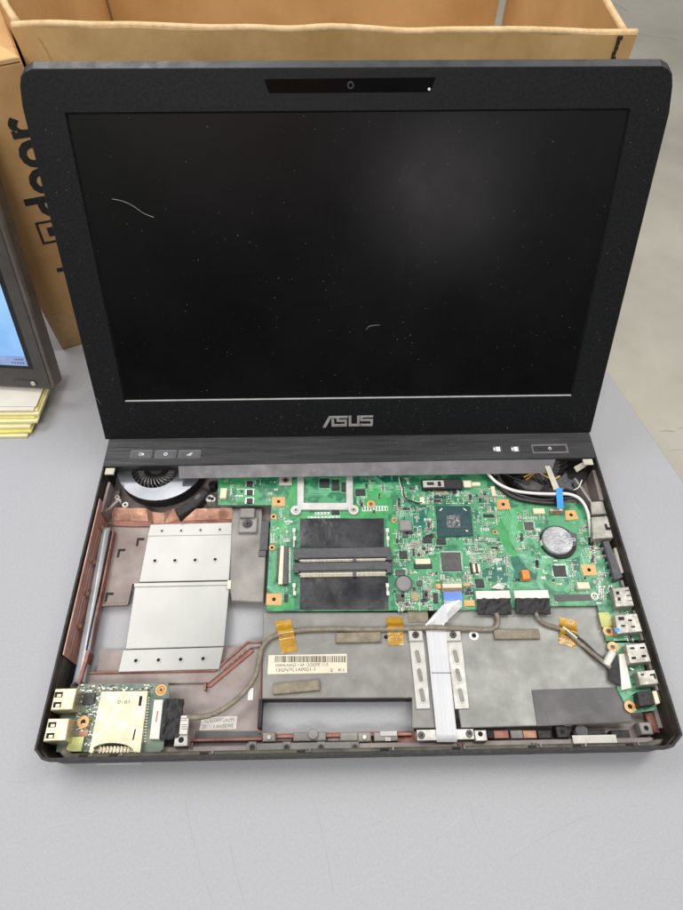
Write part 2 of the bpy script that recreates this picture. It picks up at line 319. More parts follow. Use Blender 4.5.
# narrow standing box with sideways lettering
c0 = px(63, 350, 0); a_ = math.radians(24); Ad = Vector((math.cos(a_), math.sin(a_))); Bd = Vector((-math.sin(a_), math.cos(a_)))
nb = empty('cardboard_box', 'tall narrow brown cardboard box printed with sideways black lettering, left of the laptop lid', 'box', c0)
m = MB(c0); c2 = Vector((c0.x, c0.y)); WF, DF, HF = 62.5, 165, 240
m.prism([c2, c2+Ad*WF, c2+Ad*WF+Bd*DF, c2+Bd*DF], .3, HF, 'card2', 1.5); m.build('carton', nb)
m = MB(c0); m.prism([c2-Bd*.2+Ad*WF*.0-Ad*.2, c2-Bd*.2+Ad*(WF), c2+Bd*(DF), c2+Bd*DF-Ad*.2], HF+.2, HF+3, 'cardin', .6); m.build('flap', nb)
FM = Matrix(((Ad.x, 0, -Bd.x, c0.x), (Ad.y, 0, -Bd.y, c0.y), (0, 1, 0, 0), (0, 0, 0, 1)))       # face plane: u right, v up
lm = MB(c0)
rot = Matrix.Rotation(math.radians(90 - 4), 4, 'Z')
TX = FM @ Matrix.Translation((51.5, 131, .12)) @ rot
add_text(lm, 'door', 37.5, TX, 'ink', ext=.08, bold=1.1); lm.build('printed_lettering', nb); lm = MB(c0)
def facequad(pts, mname, z=.12):
    lm.add([TX @ Vector((x, y, z)) for x, y in pts] , [tuple(range(len(pts)))], mname)
for x0, y0, x1, y1 in ((-22, 0, -20, 25), (-4, 0, -2, 25), (-20, 0, -4, 2), (-20, 23, -4, 25), (-16, 6, -8, 18)): facequad([(x0, y0), (x1, y0), (x1, y1), (x0, y1)], 'ink')
lm.build('printed_emblem', nb)
lm = MB(c0); facequad([(-50, 0), (-46, 0), (-46, 22), (-50, 22)], 'ink'); lm.build('printed_mark', nb)
m = MB(c0)
m.add([FM @ Vector(p) for p in ((-.3, 2, .15), (46, 2, .15), (50, 36, .15), (-.3, 44, .15))], [(0, 1, 2, 3)], 'pack')
SM = Matrix(((Bd.x, 0, -Ad.x, c0.x), (Bd.y, 0, -Ad.y, c0.y), (0, 1, 0, 0), (0, 0, 0, 1)))
m.add([SM @ Vector(p) for p in ((.3, 2, .2), (60, 2, .2), (60, 62, .2), (.3, 50, .2))], [(0, 1, 2, 3)], 'pack'); m.build('packing_tape', nb)
m = MB(c0); m.add([SM @ Vector(p) for p in ((14, 1, .25), (15.2, 1, .25), (15.2, HF, .25), (14, HF, .25))], [(0, 1, 2, 3)], 'cline'); m.build('seam', nb)

# ================================================================ MONITOR + YELLOW SHEETS
Bc = Vector((-250.7, 288.7, 22)); ev = (Vector((-250.7, 288.7, 0)) - Vector((-300.6, 292.9, 0))).normalized(); bk = Vector((-ev.y, ev.x, 0)); th_m = math.radians(17.6)
upv = bk*math.sin(th_m) + Vector((0, 0, 1))*math.cos(th_m); nv = ev.cross(upv)      # nv faces the viewer
mo = empty('monitor', 'small dark bronze framed monitor showing a lit pale blue screen, propped at the left edge', 'monitor', Bc)
def mloc(x, y, w=0):
    q = pl(x, y, Bc + nv*w, nv) - Bc; return Vector((q.dot(ev), q.dot(upv)))
MX = Matrix(((ev.x, upv.x, nv.x, 0), (ev.y, upv.y, nv.y, 0), (ev.z, upv.z, nv.z, 0), (0, 0, 0, 1)))
def mbuild(mb, name, par=mo, **k):
    mb.v = [tuple(MX @ Vector(v)) for v in mb.v]; return mb.build(name, par, **k)
MW, MH = 330, 205
def rr(x0, y0, x1, y1, r, n=5):
    P = []
    for cx, cy, s in ((x1-r, y0+r, -90), (x1-r, y1-r, 0), (x0+r, y1-r, 90), (x0+r, y0+r, 180)):
        for i in range(n+1): a = math.radians(s + 90*i/n); P.append((cx+r*math.cos(a), cy+r*math.sin(a)))
    return P
m = MB(); m.prism(rr(-MW, 0, 0, MH, 6), -13, -.8, 'mon_e', 1.5); mbuild(m, 'back_shell')
m = MB(); m.prism(rr(-MW+4, 2.5, -4.5, MH-4, 4), -.9, 0, 'mon', .3); mbuild(m, 'bezel')
sc = mloc(28, 366); 
m = MB(); m.box(-MW+14, sc.y-3, 0.02, sc.x+4, MH-14, .12, 'monb'); mbuild(m, 'inner_bezel')
m = MB(); m.box(-MW+18, sc.y, .13, sc.x, MH-18, .2, 'lcd'); sr = mbuild(m, 'screen')
m = MB(); m.box(-MW+18, sc.y, .21, sc.x, sc.y+9, .25, 'lcdbar')
for i in range(5): m.box(sc.x-10+i*1.6, sc.y+5.2, .26, sc.x-9+i*1.6, sc.y+6.6, .28, 'lcdtxt'); m.box(sc.x-13+i*2.3, sc.y+2, .26, sc.x-11.6+i*2.3, sc.y+3.4, .28, 'lcdtxt')
m.box(-60, sc.y+20, .21, -37, sc.y+33, .25, 'lcdtxt')
mbuild(m, 'taskbar', sr)
bt = mloc(28, 383)
m = MB(); m.prism([(bt.x-9+3.2*math.cos(a)-(0 if math.cos(a) < 0 else -14), bt.y+3.2*math.sin(a)) for a in [math.tau*i/24 for i in range(24)]], .0, .35, 'monb', .1)
m.prism([(bt.x-9+2.7*math.cos(a)-(0 if math.cos(a) < 0 else -14), bt.y+2.7*math.sin(a)) for a in [math.tau*i/24 for i in range(24)]], .3, .6, 'mon', .1)
m.disc(bt.x+4.5, bt.y, 2.1, .5, 1.2, 'solder', .4); mbuild(m, 'power_button')
m = MB(); q0 = bk*120; 
m.ribbon([Vector((-MW/2*ev.x, -MW/2*ev.y, 120*math.cos(th_m))) + bk*(120*math.sin(th_m)+14), Vector((-MW/2*ev.x, -MW/2*ev.y, -21.5)) + bk*110], ev*45, 'mon_e', 3); m.build('rear_stand', mo)

sh0 = px(28, 438, 0)
ys = empty('paper_stack', 'stack of folded yellow and white sheets propping up the monitor', 'paper stack', sh0)
def sheet(z0, z1, x_r, y_f, mname, skew, curl):
    mb = MB(sh0); n = 6; vs = []
    d = Vector((.05, 1)); f = Vector((x_r, y_f)); pts = []
    # cross section along the right edge is rounded like a fold
    for i in range(n+1):
        a = math.pi*i/n - math.pi/2; h = (z1-z0)/2; pts.append((math.cos(a)*h*1.4, (z0+z1)/2 + math.sin(a)*h))
    L = 130; W_ = 175
    for k in (0, 1):
        o = f + d*(58*k)
        vs.append((o.x - W_, o.y + skew, z0)); vs += [(o.x + p[0], o.y, p[1]) for p in pts]; vs.append((o.x - W_, o.y + skew, z1))
    c = n + 3; fs = [(i, i+1, c+i+1, c+i) for i in range(c-1)] + [(c-1, 0, c, 2*c-1)] + [tuple(range(c)), tuple(reversed(range(c, 2*c)))]
    mb.add(vs, fs, mname); return mb.build('sheet', ys)
zz = 0; rs = random.Random(3)
for i, (hh, mn) in enumerate([(2.6, 'ypaper2'), (2.2, 'ypaper'), (3.0, 'ypaper2'), (1.2, 'ypaper'), (2.4, 'ypaper2'), (1.4, 'ypaper'), (2.8, 'ypaper2'), (1.3, 'ypaper'), (1.5, 'paper'), (1.0, 'paper')]):
    o = sheet(zz+.1, zz+hh, sh0.x + .8*zz + rs.uniform(-3, 2) - (5 if mn == 'paper' else 0), sh0.y + 1.0*zz + rs.uniform(-1.5, 1.5), mn, rs.uniform(-3, 3), 0); zz += hh

# ================================================================ LAPTOP
LO = (0, 114, 0)
lap = empty('laptop', 'disassembled black laptop standing open with its palm rest off and circuit boards exposed', 'laptop', LO)
def LB(): return MB(LO)
def R(mb, x0, y0, x1, y1, z0, z1, m, b=.2, rot=0, top=None):
    cx, cy = (x0+x1)/2, (y0+y1)/2; l = px(x0, cy, z1).x; r = px(x1, cy, z1).x; t = px(cx, y0, z1).y; bo = px(cx, y1, z1).y; l = max(l, -190.2); r = min(r, 190.8)
    return mb.box(l, bo, z0, r, t, z1, m, b, rot, top)
def cl(p): return Vector((max(-190.2, min(190.4, p.x)), p.y))
def Q(mb, pts, z0, z1, m, b=.2, **k): return mb.prism([cl(px(x, y, z1)) for x, y in pts], z0, z1, m, b, **k)
def DC(mb, x, y, r, z0, z1, m, b=0, n=24): p = px(x, y, z1); return mb.disc(p.x, p.y, r, z0, z1, m, b, n)
def RG(mb, x, y, r1, r0, z0, z1, m, n=24): p = px(x, y, z1); return mb.cring(p.x, p.y, r1, r0, z0, z1, m, n)
def screw_b(mb, x, y, z, r=1.7, m='screwl', slot=True):
    p = px(x, y, z+.8); mb.disc(p.x, p.y, r, z, z+.8, m, .25, 16)
    if slot:
        a = random.uniform(0, 1.5)
        for k in (0, math.pi/2): mb.box(p.x-r*.6, p.y-r*.14, z+.78, p.x+r*.6, p.y+r*.14, z+.84+.01*k, 'hole', 0, a+k)
def RP(name, par, x0, y0, x1, y1, z0, z1, m, b=.2, rot=0, label=None, top=None):
    mb = LB(); R(mb, x0, y0, x1, y1, z0, z1, m, b, rot, top); return mb.build(name, par, label)

# ---- bottom case: outer wall and floor
wallo = [(-192.8, 6), (-187, .6), (-184, 0), (182, 0), (185.5, .6), (193.2, 7), (192.2, 262), (-192.2, 262)]
walli = [(-191.6, 6.6), (-186.4, 1.9), (-183.7, 1.5), (181.7, 1.5), (184.9, 2), (191.9, 7.6), (190.8, 259), (-191, 259)]
c = LB()
wallb = [(-189.8, 13), (-184, 9.4), (-181, 9), (179, 9), (182, 9.4), (190, 14), (190.9, 262), (-190.9, 262)]
n_ = 8
c.add([(x, y, 3.1) for x, y in wallb] + [(x, y, 24) for x, y in wallo], [(i, (i+1) % n_, n_+(i+1) % n_, n_+i) for i in range(n_)], 'plastic2')
c.ring(wallo, walli, 24, 30, 'plastic2', inm='casedark')
c.ring([(x*.9995, y+.05) for x, y in walli], [(x*.9975, y+.6) for x, y in walli], 5.2, 23.9, 'casedark', inm='casedark')
FZ = 5.0
flo = lambda pts, m='case', z1=FZ: c.prism([px(x, y, z1).xy if not isinstance(x, str) else y for x, y in pts], 3.2, z1, m, 0)
def W(x, y): return ('w', (x, y))
xl, xr = -190.4, 190.4
# floor pieces butted round the openings
yt = px(150, 524, FZ).y
c.box(xl, yt, 3.2, xr, 258, FZ, 'case')
pA = px(112, 524, FZ); pB = px(102, 605, FZ); pC = px(127, 604, FZ); pD = px(131.5, 584, FZ); pE = px(231, 584, FZ); pF = px(232, 603, FZ); pG = px(262, 603, FZ)
c.prism([(pA.x, yt-.02), pB.xy, pC.xy, pD.xy, pE.xy, pF.xy, pG.xy, (pG.x, yt-.02)], 3.2, FZ, 'case', 0, side='copper')
pl0 = px(88, 651, FZ); py_ = px(224, 651, FZ); 
yb = pl0.y; pk = px(246, 645, FZ)
wxl = px(262, 699, FZ); wxr = px(412, 699, FZ); wyb = px(300, 733, FZ).y
c.prism([(-175, yb), (py_.x, yb), pk.xy, (wxl.x, pk.y), (wxl.x, 9.6), (-175, 9.6)], 3.2, FZ, 'case', 0, side='copper')
c.box(xl, 17, 3.2, -175.02, px(60, 684, FZ).y, FZ, 'case'); 
c.prism([(-175.02, 9.6), (-175.02, 16.98), (-190.3, 16.98), (-189, 9.6)], 3.2, FZ, 'case', 0)
c.box(wxl.x+.02, wxl.y, 3.2, xr, yt-.04, FZ, 'case')
c.box(wxr.x, 9.6, 3.2, xr-1, wxl.y-.02, FZ, 'case'); c.box(wxl.x+.02, 9.6, 3.2, wxr.x-.02, wyb, FZ, 'copper')
bc = c.build('bottom_case', lap)
for x, y in ((-165, 20), (165, 20), (-165, 235), (165, 235)): m = LB(); m.disc(x, y, 7, 0, 3.1, 'rubber', .6); m.build('rubber_foot', bc)
# ribs and ledges of the case
m = LB()
def rib(a, b, z0, z1, t, mm, zt=None):
    A_ = cl(px(*a, z1)); B_ = cl(px(*b, z1)); d = (B_-A_).normalized(); n_ = Vector((-d.y, d.x))*t/2
    m.prism([A_-n_, B_-n_, B_+n_, A_+n_], z0, z1, mm, .15)
rib((113, 530), (89, 650), FZ+.01, 11, 1.3, 'copper'); rib((110.6, 530), (86, 650), FZ-1.5, 13, .8, 'dark')
rib((88, 651), (78, 684), FZ+.01, 14, 2.2, 'copper')
Q(m, [(84, 672), (214, 669.5), (247, 641), (261.5, 641), (261.5, 646.5), (251, 648), (209, 683), (75, 685)], FZ+.01, 7.2, 'case', .5)
Q(m, [(84, 672), (214, 669.5), (247, 641), (261.5, 641), (261.5, 642.6), (248, 642.8), (215, 671.5), (84, 674)], 7.2, 8.6, 'copper', .3)
Q(m, [(251, 648.5), (254, 651), (211, 687), (205, 687), (205, 684), (209, 683.6)], FZ+.01, 6.2, 'copper', .3)
for k in range(5): Q(m, [(222+k*5, 668-k*4.2), (225+k*5, 665.5-k*4.2), (226.5+k*5, 667-k*4.2), (223.5+k*5, 669.5-k*4.2)], 7.2, 7.9, 'copperb', .1)
rib((262.5, 650), (259.5, 733), FZ+.01, 8, 1.1, 'copper'); rib((205, 683), (205, 690), FZ+.01, 9, 1.2, 'copper')
rib((102, 605), (127, 604), FZ+.01, 8, 1.0, 'case'); rib((127, 604), (131.5, 584), FZ+.01, 8, 1.0, 'case')
for (x, y) in ((121, 552), (109, 596), (140, 541)):
    A_ = px(x, y, FZ+.6).xy; m.box(A_.x-2.6, A_.y+1, FZ, A_.x+2.6, A_.y+2.6, FZ+.6, 'dark'); m.box(A_.x-2.6, A_.y-4, FZ, A_.x-1.2, A_.y+.98, FZ+.6, 'dark')
m.build('rib', bc, None, 'stuff')
# copper inner lining along the left wall
m = LB(); m.box(-190.39, 62, FZ-1, -189.6, 178, 27.5, 'copperp', .1)
for zz_ in (9.5, 12, 16, 20.5, 24): m.box(-189.59, 62, zz_, -189.25, 177, zz_+.5, 'copper')
for yy in (75, 98, 122, 150, 165): m.disc(-187.8, yy+9, 1.7, 17, 18, 'copperb', .2, 12)
m.box(-189.59, 62, FZ-1, -187.9, 178, FZ+1.5, 'copper', .2)
m.build('wall_lining', bc)
m = LB(); Q(m, [(100, 527), (109.5, 527), (84, 683), (72.5, 683)], 6, 12, 'rail', .8); Q(m, [(104.5, 530), (106, 530), (80, 682), (78.5, 682)], 12, 12.3, 'white', .05); m.build('side_rail', lap)  # white line down the rail is a painted highlight
# copper sheet step below the left fan
m = LB(); prof = []
top = [(111, 507), (130, 508), (146, 508), (152, 512), (164, 513), (172, 509), (232, 508)]; bot = [(112, 520), (130, 521), (148, 521), (154, 524), (164, 524), (173, 521), (234, 519)]
tp = [px(x, y, 13) for x, y in top]; bt_ = [px(x, y, 8) for x, y in bot]
m.ribbon([(p+q)/2 for p, q in zip(tp, bt_)], [(p-q)/2 for p, q in zip(tp, bt_)], 'copperb', .8)
bt2 = [px(x, y+5, 7) for x, y in bot]; m.ribbon([(p+q)/2 - Vector((0, 0, .4)) for p, q in zip(bt_, bt2)], [(p-q)/2 for p, q in zip(bt_, bt2)], 'copper', .8)
m.build('copper_shield', lap)
# front ledge pieces
m = LB()
R(m, 64, 743, 655, 750, FZ, 12, 'case', .4)
R(m, 186, 738, 262, 741, FZ, 9, 'copper', .3)
R(m, 262, 733.5, 412, 737, FZ, 9, 'copper', .3); R(m, 380, 740, 655, 744, FZ, 9.6, 'copper', .3)
for x0, x1 in ((293, 326), (340, 358), (374, 398)): R(m, x0, 732, x1, 741, FZ, 11, 'greyplastic', .5)
for x in (269, 364.5):
    R(m, x-6.5, 732, x+6.5, 741.5, FZ, 12.5, 'greyplastic', .6); screw_b(m, x, 737, 12.5, 1.6, 'screwl', False)
DC(m, 313, 734, 3.2, FZ, 12.6, 'greyplastic', .3)
R(m, 276, 734, 292, 741, FZ, 7, 'case', .3); R(m, 327, 734, 355, 741, FZ, 7, 'case', .3)
for (x0, x1, mm) in ((487, 494, 'dark'), (494, 509, 'copper'), (511, 523, 'greyplastic'), (523, 537, 'copperb'), (538, 552, 'plastic2'), (574, 606, 'plastic2'), (612, 630, 'plastic2')): R(m, x0, 730, x1, 738.5, FZ, 11, mm, .4)
for x, y, s in ((562.7, 731.5, 'greyplastic'), (646.5, 728, 'greyplastic')):
    R(m, x-6, y-6, x+6, y+6.5, FZ, 13.5, 'plastic2' if x < 600 else s, .5); DC(m, x, y, 1.5, 13.5, 13.6, 'hole')
DC(m, 582, 731, 4, FZ, 12, 'darkgrey', .3)
for x in (189.5, 535, 634, 461): 
    for dx in (-2.2, 2.2): R(m, x+dx-1.1, 743, x+dx+1.1, 748, 12, 12.6, 'hole', 0); R(m, x+dx-.4, 742.5, x+dx+.6, 749, 12, 13.2, 'copper', .1)
R(m, 380, 731, 397, 736, 11, 11.6, 'steel', .1); R(m, 385, 737, 391, 741, 11, 11.6, 'steel', .1)
m.build('front_ledge', bc)
m = LB(); R(m, 246, 742.5, 359, 751, 12, 13, 'greyplate', .2)
for x in (252, 286.5, 321, 355): R(m, x-4, 741.5, x+4, 755, 13, 13.6, 'greyplate', .2); screw_b(m, x, 747, 13.6, 1.7, 'screw')
m.build('latch_strip', lap)
m = LB(); R(m, 573, 735, 617, 744, 13.5, 14, 'whitec', .1); m.build('pale_foam_strip', lap)
m = LB(); m.box(-160, -0.5, 12, -133, .02, 13.6, 'pale_strip'); m.build('reflection_sliver', bc)  # pale sliver imitating a reflection on the front wall
# corner walls at right (dark sloped inner wall behind ports)
m = LB()
for (a, b, h) in (((595, 470), (602, 500), 24), ((650, 665), (664, 728), 12)): rib(a, b, FZ, h, 3, 'case')
R(m, 648, 712, 668, 733, FZ, 9, 'copper', .5)
R(m, 575, 474, 598, 500, FZ, 9, 'case', .5); rib((575, 478), (592, 503), FZ, 20, 2, 'greyplastic'); rib((566, 484), (590, 500), FZ, 12, 2, 'dark')
rib((109, 482), (101, 512), FZ, 22, 2.0, 'case'); rib((118, 500), (103, 514), FZ, 16, 2, 'case'); R(m, 106, 490, 118, 507, FZ, 9, 'case', .4)
m.build('corner_rib', bc, None, 'stuff')

# ---- steel drive plates
m = LB(); Q(m, [(150, 525), (232.7, 523), (229, 580), (139, 582)], 6, 8.2, 'steel', .25); Q(m, [(150.5, 524.5), (233, 522.5), (232, 534.5), (147.5, 536)], 8.2, 8.7, 'steel', .15)
for x, y in ((161.8, 530.8), (181, 530.5), (200.4, 530), (219.7, 529.4)): RG(m, x, y, 1.5, .85, 8.7, 9.0, 'steel'); DC(m, x, y, .84, 8.7, 8.78, 'hole')
for x, y in ((154.7, 560.7), (174.8, 560.4), (195, 560), (215, 559.3)): RG(m, x, y, 2.0, 1.2, 8.2, 8.6, 'steel'); DC(m, x, y, 1.19, 8.2, 8.3, 'hole')
m.build('drive_plate', lap, 'upper sheet steel plate with two rows of holes')
m = LB(); Q(m, [(135, 584.5), (229.5, 582.5), (224, 646), (125.3, 649)], 8.2, 10.2, 'steel', .3); Q(m, [(134, 583), (229.5, 581), (229, 585), (133.5, 587)], 10.2, 11, 'steel', .3)
m.build('drive_plate', lap, 'lower plain sheet steel plate')
m = LB(); Q(m, [(123, 650), (223.6, 647), (219, 669), (118, 672)], 7.8, 9.8, 'steel', .25)
for x, y in ((135.7, 660.6), (158.3, 660), (180.5, 659.3), (203, 658.6)): RG(m, x, y, 2.0, 1.2, 9.8, 10.2, 'steel'); DC(m, x, y, 1.19, 9.8, 9.9, 'hole')
m.build('drive_plate', lap, 'bottom steel strip with one row of holes')
m = LB(); R(m, 227, 580, 231, 589, 8, 12, 'gold', .2); m.build('plate_clip', lap)
# ---- grey block with latch
m = LB(); Q(m, [(232, 508), (262, 508), (262, 552), (266, 552), (263.5, 602), (231.5, 600.5), (229.5, 585)], 5.02, 11.5, 'greyplastic', .6, side='greyplastic'); gp = m.build('drive_bay_cover', lap)
m = LB(); R(m, 238.6, 517, 257, 532, 11.5, 15, 'greyplastic', .5); R(m, 240, 508, 254.5, 517, 11.5, 18, 'greyplastic', .5); DC(m, 247.4, 523.5, 4, 15, 15.3, 'darkgrey', .1); m.build('latch', gp)
m = LB(); p = px(247.4, 523.5, 16); m.disc(p.x, p.y, 2.7, 15.3, 16, 'screw', .2, 18); m.box(p.x-1.8, p.y-.3, 15.9, p.x+1.8, p.y+.3, 16.04, 'hole'); m.box(p.x-.3, p.y-1.8, 15.9, p.x+.3, p.y+1.8, 16.06, 'hole'); m.build('screw', gp)
m = LB(); R(m, 260.5, 521, 268.5, 550, 11.5, 14, 'slot', .3); R(m, 258.5, 550, 266, 556, 11.5, 13, 'darkgrey', .2); m.build('drive_connector', lap)

GZ = 4.5
# ---- grey shield plates of the lower half
m = LB(); Q(m, [(263, 612), (426, 612), (444, 728), (412, 728), (412, 697.5), (262, 698.5)], 8.5, 11, 'greyplate', .4)
for x, y, r in ((336, 618, 5), (405, 690, 6)): RG(m, x, y, r*.8, r*.8-.3, 10.95, 11.08, 'greyplate')
DC(m, 386, 637, 1.5, 11, 11.1, 'hole'); RG(m, 386, 637, 2.2, 1.5, 11, 11.3, 'greyplate'); R(m, 408, 606, 428, 622, 11, 11.7, 'foam', .2)
gl = m.build('shield_plate', lap, 'left grey shield plate with the barcode label')
m = LB(); Q(m, [(441, 607), (597, 606), (632.5, 722.5), (461.5, 728)], 8.5, 11, 'stained', .4)
RG(m, 474, 635.5, 3.2, 1.6, 11, 11.35, 'white'); DC(m, 474, 635.5, 1.6, 11, 11.12, 'hole')
for x, y, r in ((504, 713, 6), (471, 687, 5), (474, 697, 4)): RG(m, x, y, r*.8, r*.8-.3, 10.95, 11.08, 'stained')
gr = m.build('shield_plate', lap, 'right stained grey shield plate')
m = LB(); Q(m, [(532, 690), (622.6, 687), (632.6, 721.5), (537.5, 726)], 11.01, 11.7, 'darkgrey', .1)
RG(m, 566, 716.5, 5.5, 5.2, 11.65, 11.85, 'darkgrey'); Q(m, [(546, 712), (606, 709), (608, 722), (549, 724)], 11.7, 11.9, 'darkgrey', .05); m.build('insulating_sheet', gr)
m = LB(); rib((262.5, 699), (412, 698), (FZ-GZ)+.01, 8.4, 1.2, 'dark'); m.box(wxr.x-.5, wyb, (FZ-GZ), wxr.x+6, wxl.y-.5, 7.5, 'dark'); m.box(wxl.x-1, wyb+2, (FZ-GZ), wxl.x+1.2, wxl.y-2, 10, 'dark'); m.build('window_frame', bc)
m = LB(); m.prism([(-180, 5), (-176, 1.7), (176, 1.7), (181.5, 3.0), (184, 6), (180, 6), (173, 4.6), (-173, 4.6), (-178, 7.5)], 15, 19.5, 'ledgecoat', .8)
for xx in (-168, -150, -96, -38, 12, 55, 101, 128, 160): m.box(xx, 2.2, 19.4, xx+5, 3.8, 19.9, 'dark', .1); m.box(xx+7, 2.5, 19.4, xx+8.2, 4.5, 20.6, 'case', .1)
m.build('inner_ledge', bc)
m = LB(); Q(m, [(196, 731), (261, 731), (261, 748), (190, 749)], (FZ-GZ)+.01, (FZ-GZ)+.12, 'darkgrey', 0); m.build('dark_floor_patch', bc)  # flat patch, darker than the case floor around it
# label
def flat_text(mb, txt, x, y, z, hpx, m, wpx=None, rot=0, **k):
    p = px(x, y, z); q = px(x, y-hpx, z); size = (q.y-p.y)/.7
    v, f = text_mesh(txt, size, .03, **k); sx = 1
    if wpx: ww = max(a[0] for a in v); sx = (px(x+wpx, y, z).x - p.x)/ww
    Mx = Matrix.Translation(Vector((p.x, p.y, z+.05))) @ Matrix.Rotation(rot, 4, 'Z') @ Matrix.Diagonal((sx, 1, 1, 1))
    mb.add([Mx @ Vector(a) for a in v], f, m)
lab = RP('barcode_label', gl, 268, 654.5, 347, 673.5, 11, 11.25, 'label', .02)
m = LB(); x = 275
rb = random.Random(5)
while x < 345:
    wd = rb.choice([.45, .45, .8, 1.2]); R(m, x, 656, x+wd, 662.3, 11.22, 11.32, 'ink', 0); x += wd + rb.choice([.5, .6, .9])
flat_text(m, 'G00HLAAG2 1.0A 12(2)DFE 11-5', 275, 666.8, 11.25, 2.9, 'ink', 53)
flat_text(m, '13GN7C1AP021-1', 275, 671.6, 11.25, 3.4, 'ink', 40); flat_text(m, '2   K1', 330, 671.6, 11.25, 3, 'ink', 14)
m.build('printed_text', lab)
# foam pads
for i, (x0, y0, x1, y1, r_) in enumerate([(336, 632, 381, 642, .0), (273, 681.5, 320, 692, .07), (494.5, 629, 540, 638.5, -.01)]):
    RP('foam_pad', lap, x0, y0, x1, y1, 11, 14, 'foam', .5, r_)
RP('white_sticker', lap, 248, 688, 253, 700, (FZ-GZ), (FZ-GZ)+.3, 'white', .02)

# ---- touchpad brackets, flat cable
for (x0t, x1t, x0b, x1b) in ((408.6, 423, 416.4, 430.5), (445.7, 461, 455, 469.5)):
    m = LB(); Q(m, [(x0t+.6, 638), (x1t+.8, 638), (x1b, 708.5), (x0b, 709)], 11.3, 12.3, 'bright', .25)
    R(m, x0t, 629.5, x1t, 641, 12.35, 14, 'bright', .4)
    for k in range(3):
        t = (.27, .54, .83)[k]; cx = (x0t+x1t)/2 + (x0b-x0t)*t; cy = 640+69*t - 2; p = px(cx, cy, 12.5); a = .13
        def caps(r, L): return [(p.x + (r*math.cos(u))*math.cos(a) + (r*math.sin(u)+(L if math.sin(u) > 0 else -L))*math.sin(a)*1, p.y + (r*math.sin(u)+(L if math.sin(u) > 0 else -L))*math.cos(a) - r*math.cos(u)*math.sin(a)) for u in [math.tau*(i+.5)/20 for i in range(20)]]
        mir = lambda P: [(2*p.x-q[0], q[1]) for q in P]
        m.ring(mir(caps(2.2, 2.8)), mir(caps(1.5, 2.8)), 12.3, 12.75, 'bright'); m.prism(mir(caps(1.48, 2.8)), 12.3, 12.36, 'greyplate')
    screw_b(m, (x0t+x1t)/2, 634.5, 14, 2.3, 'screw'); m.build('bracket', lap)
m = LB(); R(m, 417, 729.5, 440, 740.5, 11.5, 12.6, 'bright', .2); R(m, 452, 729, 474, 739.5, 11.5, 12.6, 'bright', .2); screw_b(m, 421.5, 735, 12.6, 2.2, 'screw'); screw_b(m, 469.5, 733.5, 12.6, 2.2, 'screw'); m.build('cable_bracket', lap)
m = LB(); R(m, 475, 730, 487, 741, (FZ-GZ), 13, 'bright', .4); DC(m, 480.5, 734, 1.5, 13, 13.08, 'hole'); m.build('screw_tab', lap)
m = LB()
fz = lambda x0, x1, y, z: ((px(x0, y, z)+px(x1, y, z))/2, (px(x1, y, z)-px(x0, y, z))/2)
sec = [fz(425.7, 445.7, 628, 14.2), fz(428.8, 448.5, 655, 13.6), fz(431.5, 451.5, 684, 14.0), fz(434.5, 454.5, 712, 13.8), fz(436.5, 457, 735, 13.8), fz(437, 457.2, 742, 12)]
m.ribbon([s[0] for s in sec], [s[1] for s in sec], 'ffc', .3)
m.ribbon([fz(431.6, 451.6, 672.5, 14.0)[0]+Vector((0, 0, .12)), fz(431.7, 451.7, 673.3, 14)[0]+Vector((0, 0, .12))], [fz(431.6, 451.6, 672.5, 14.0)[1]]*2, 'ledge', .1)
# lengthwise folded head running up to the board connector
q = [px(443.5, 600, 15.2), px(462.5, 599, 15.2), px(462, 607, 15.6), px(446, 622, 15.4), px(441, 629, 15.0), px(421, 629.5, 14.8), px(436, 612, 15.6), px(444.5, 605, 15.6)]
vs = [tuple(v) for v in q] + [tuple(v-Vector((0, 0, .3))) for v in q]; n_ = len(q)
m.add(vs, [tuple(range(n_)), tuple(reversed(range(n_, 2*n_)))] + [(i, (i+1) % n_, n_+(i+1) % n_, n_+i) for i in range(n_)], 'ffcs')
q = [px(438, 610, 15.95), px(445, 603, 15.95), px(447, 612, 15.95), px(448, 621, 15.8), px(437, 629, 15.3), px(434, 625, 15.6)]; vs = [tuple(v) for v in q] + [tuple(v-Vector((0, 0, .3))) for v in q]; n_ = len(q)
m.add(vs, [tuple(range(n_)), tuple(reversed(range(n_, 2*n_)))] + [(i, (i+1) % n_, n_+(i+1) % n_, n_+i) for i in range(n_)], 'ffc')
fc = m.build('flat_cable', lap); 
RP('stiffener', fc, 443.5, 591.5, 462.5, 600.5, 14.6, 15.4, 'blue2', .1)

# ---- motherboard
Z = 14.0
m = LB()
bpoly = [(218, 462), (488, 460), (500, 484), (515, 495), (535, 501), (556, 503.5), (580, 503), (597, 511), (606, 540), (622, 585), (632, 610), (640, 640), (606.5, 641), (597.5, 605.5), (552, 606), (460, 610), (266, 611), (271.5, 505), (218, 505)]
Q(m, bpoly, 12.5, Z, 'pcb', 0, side='pcb')
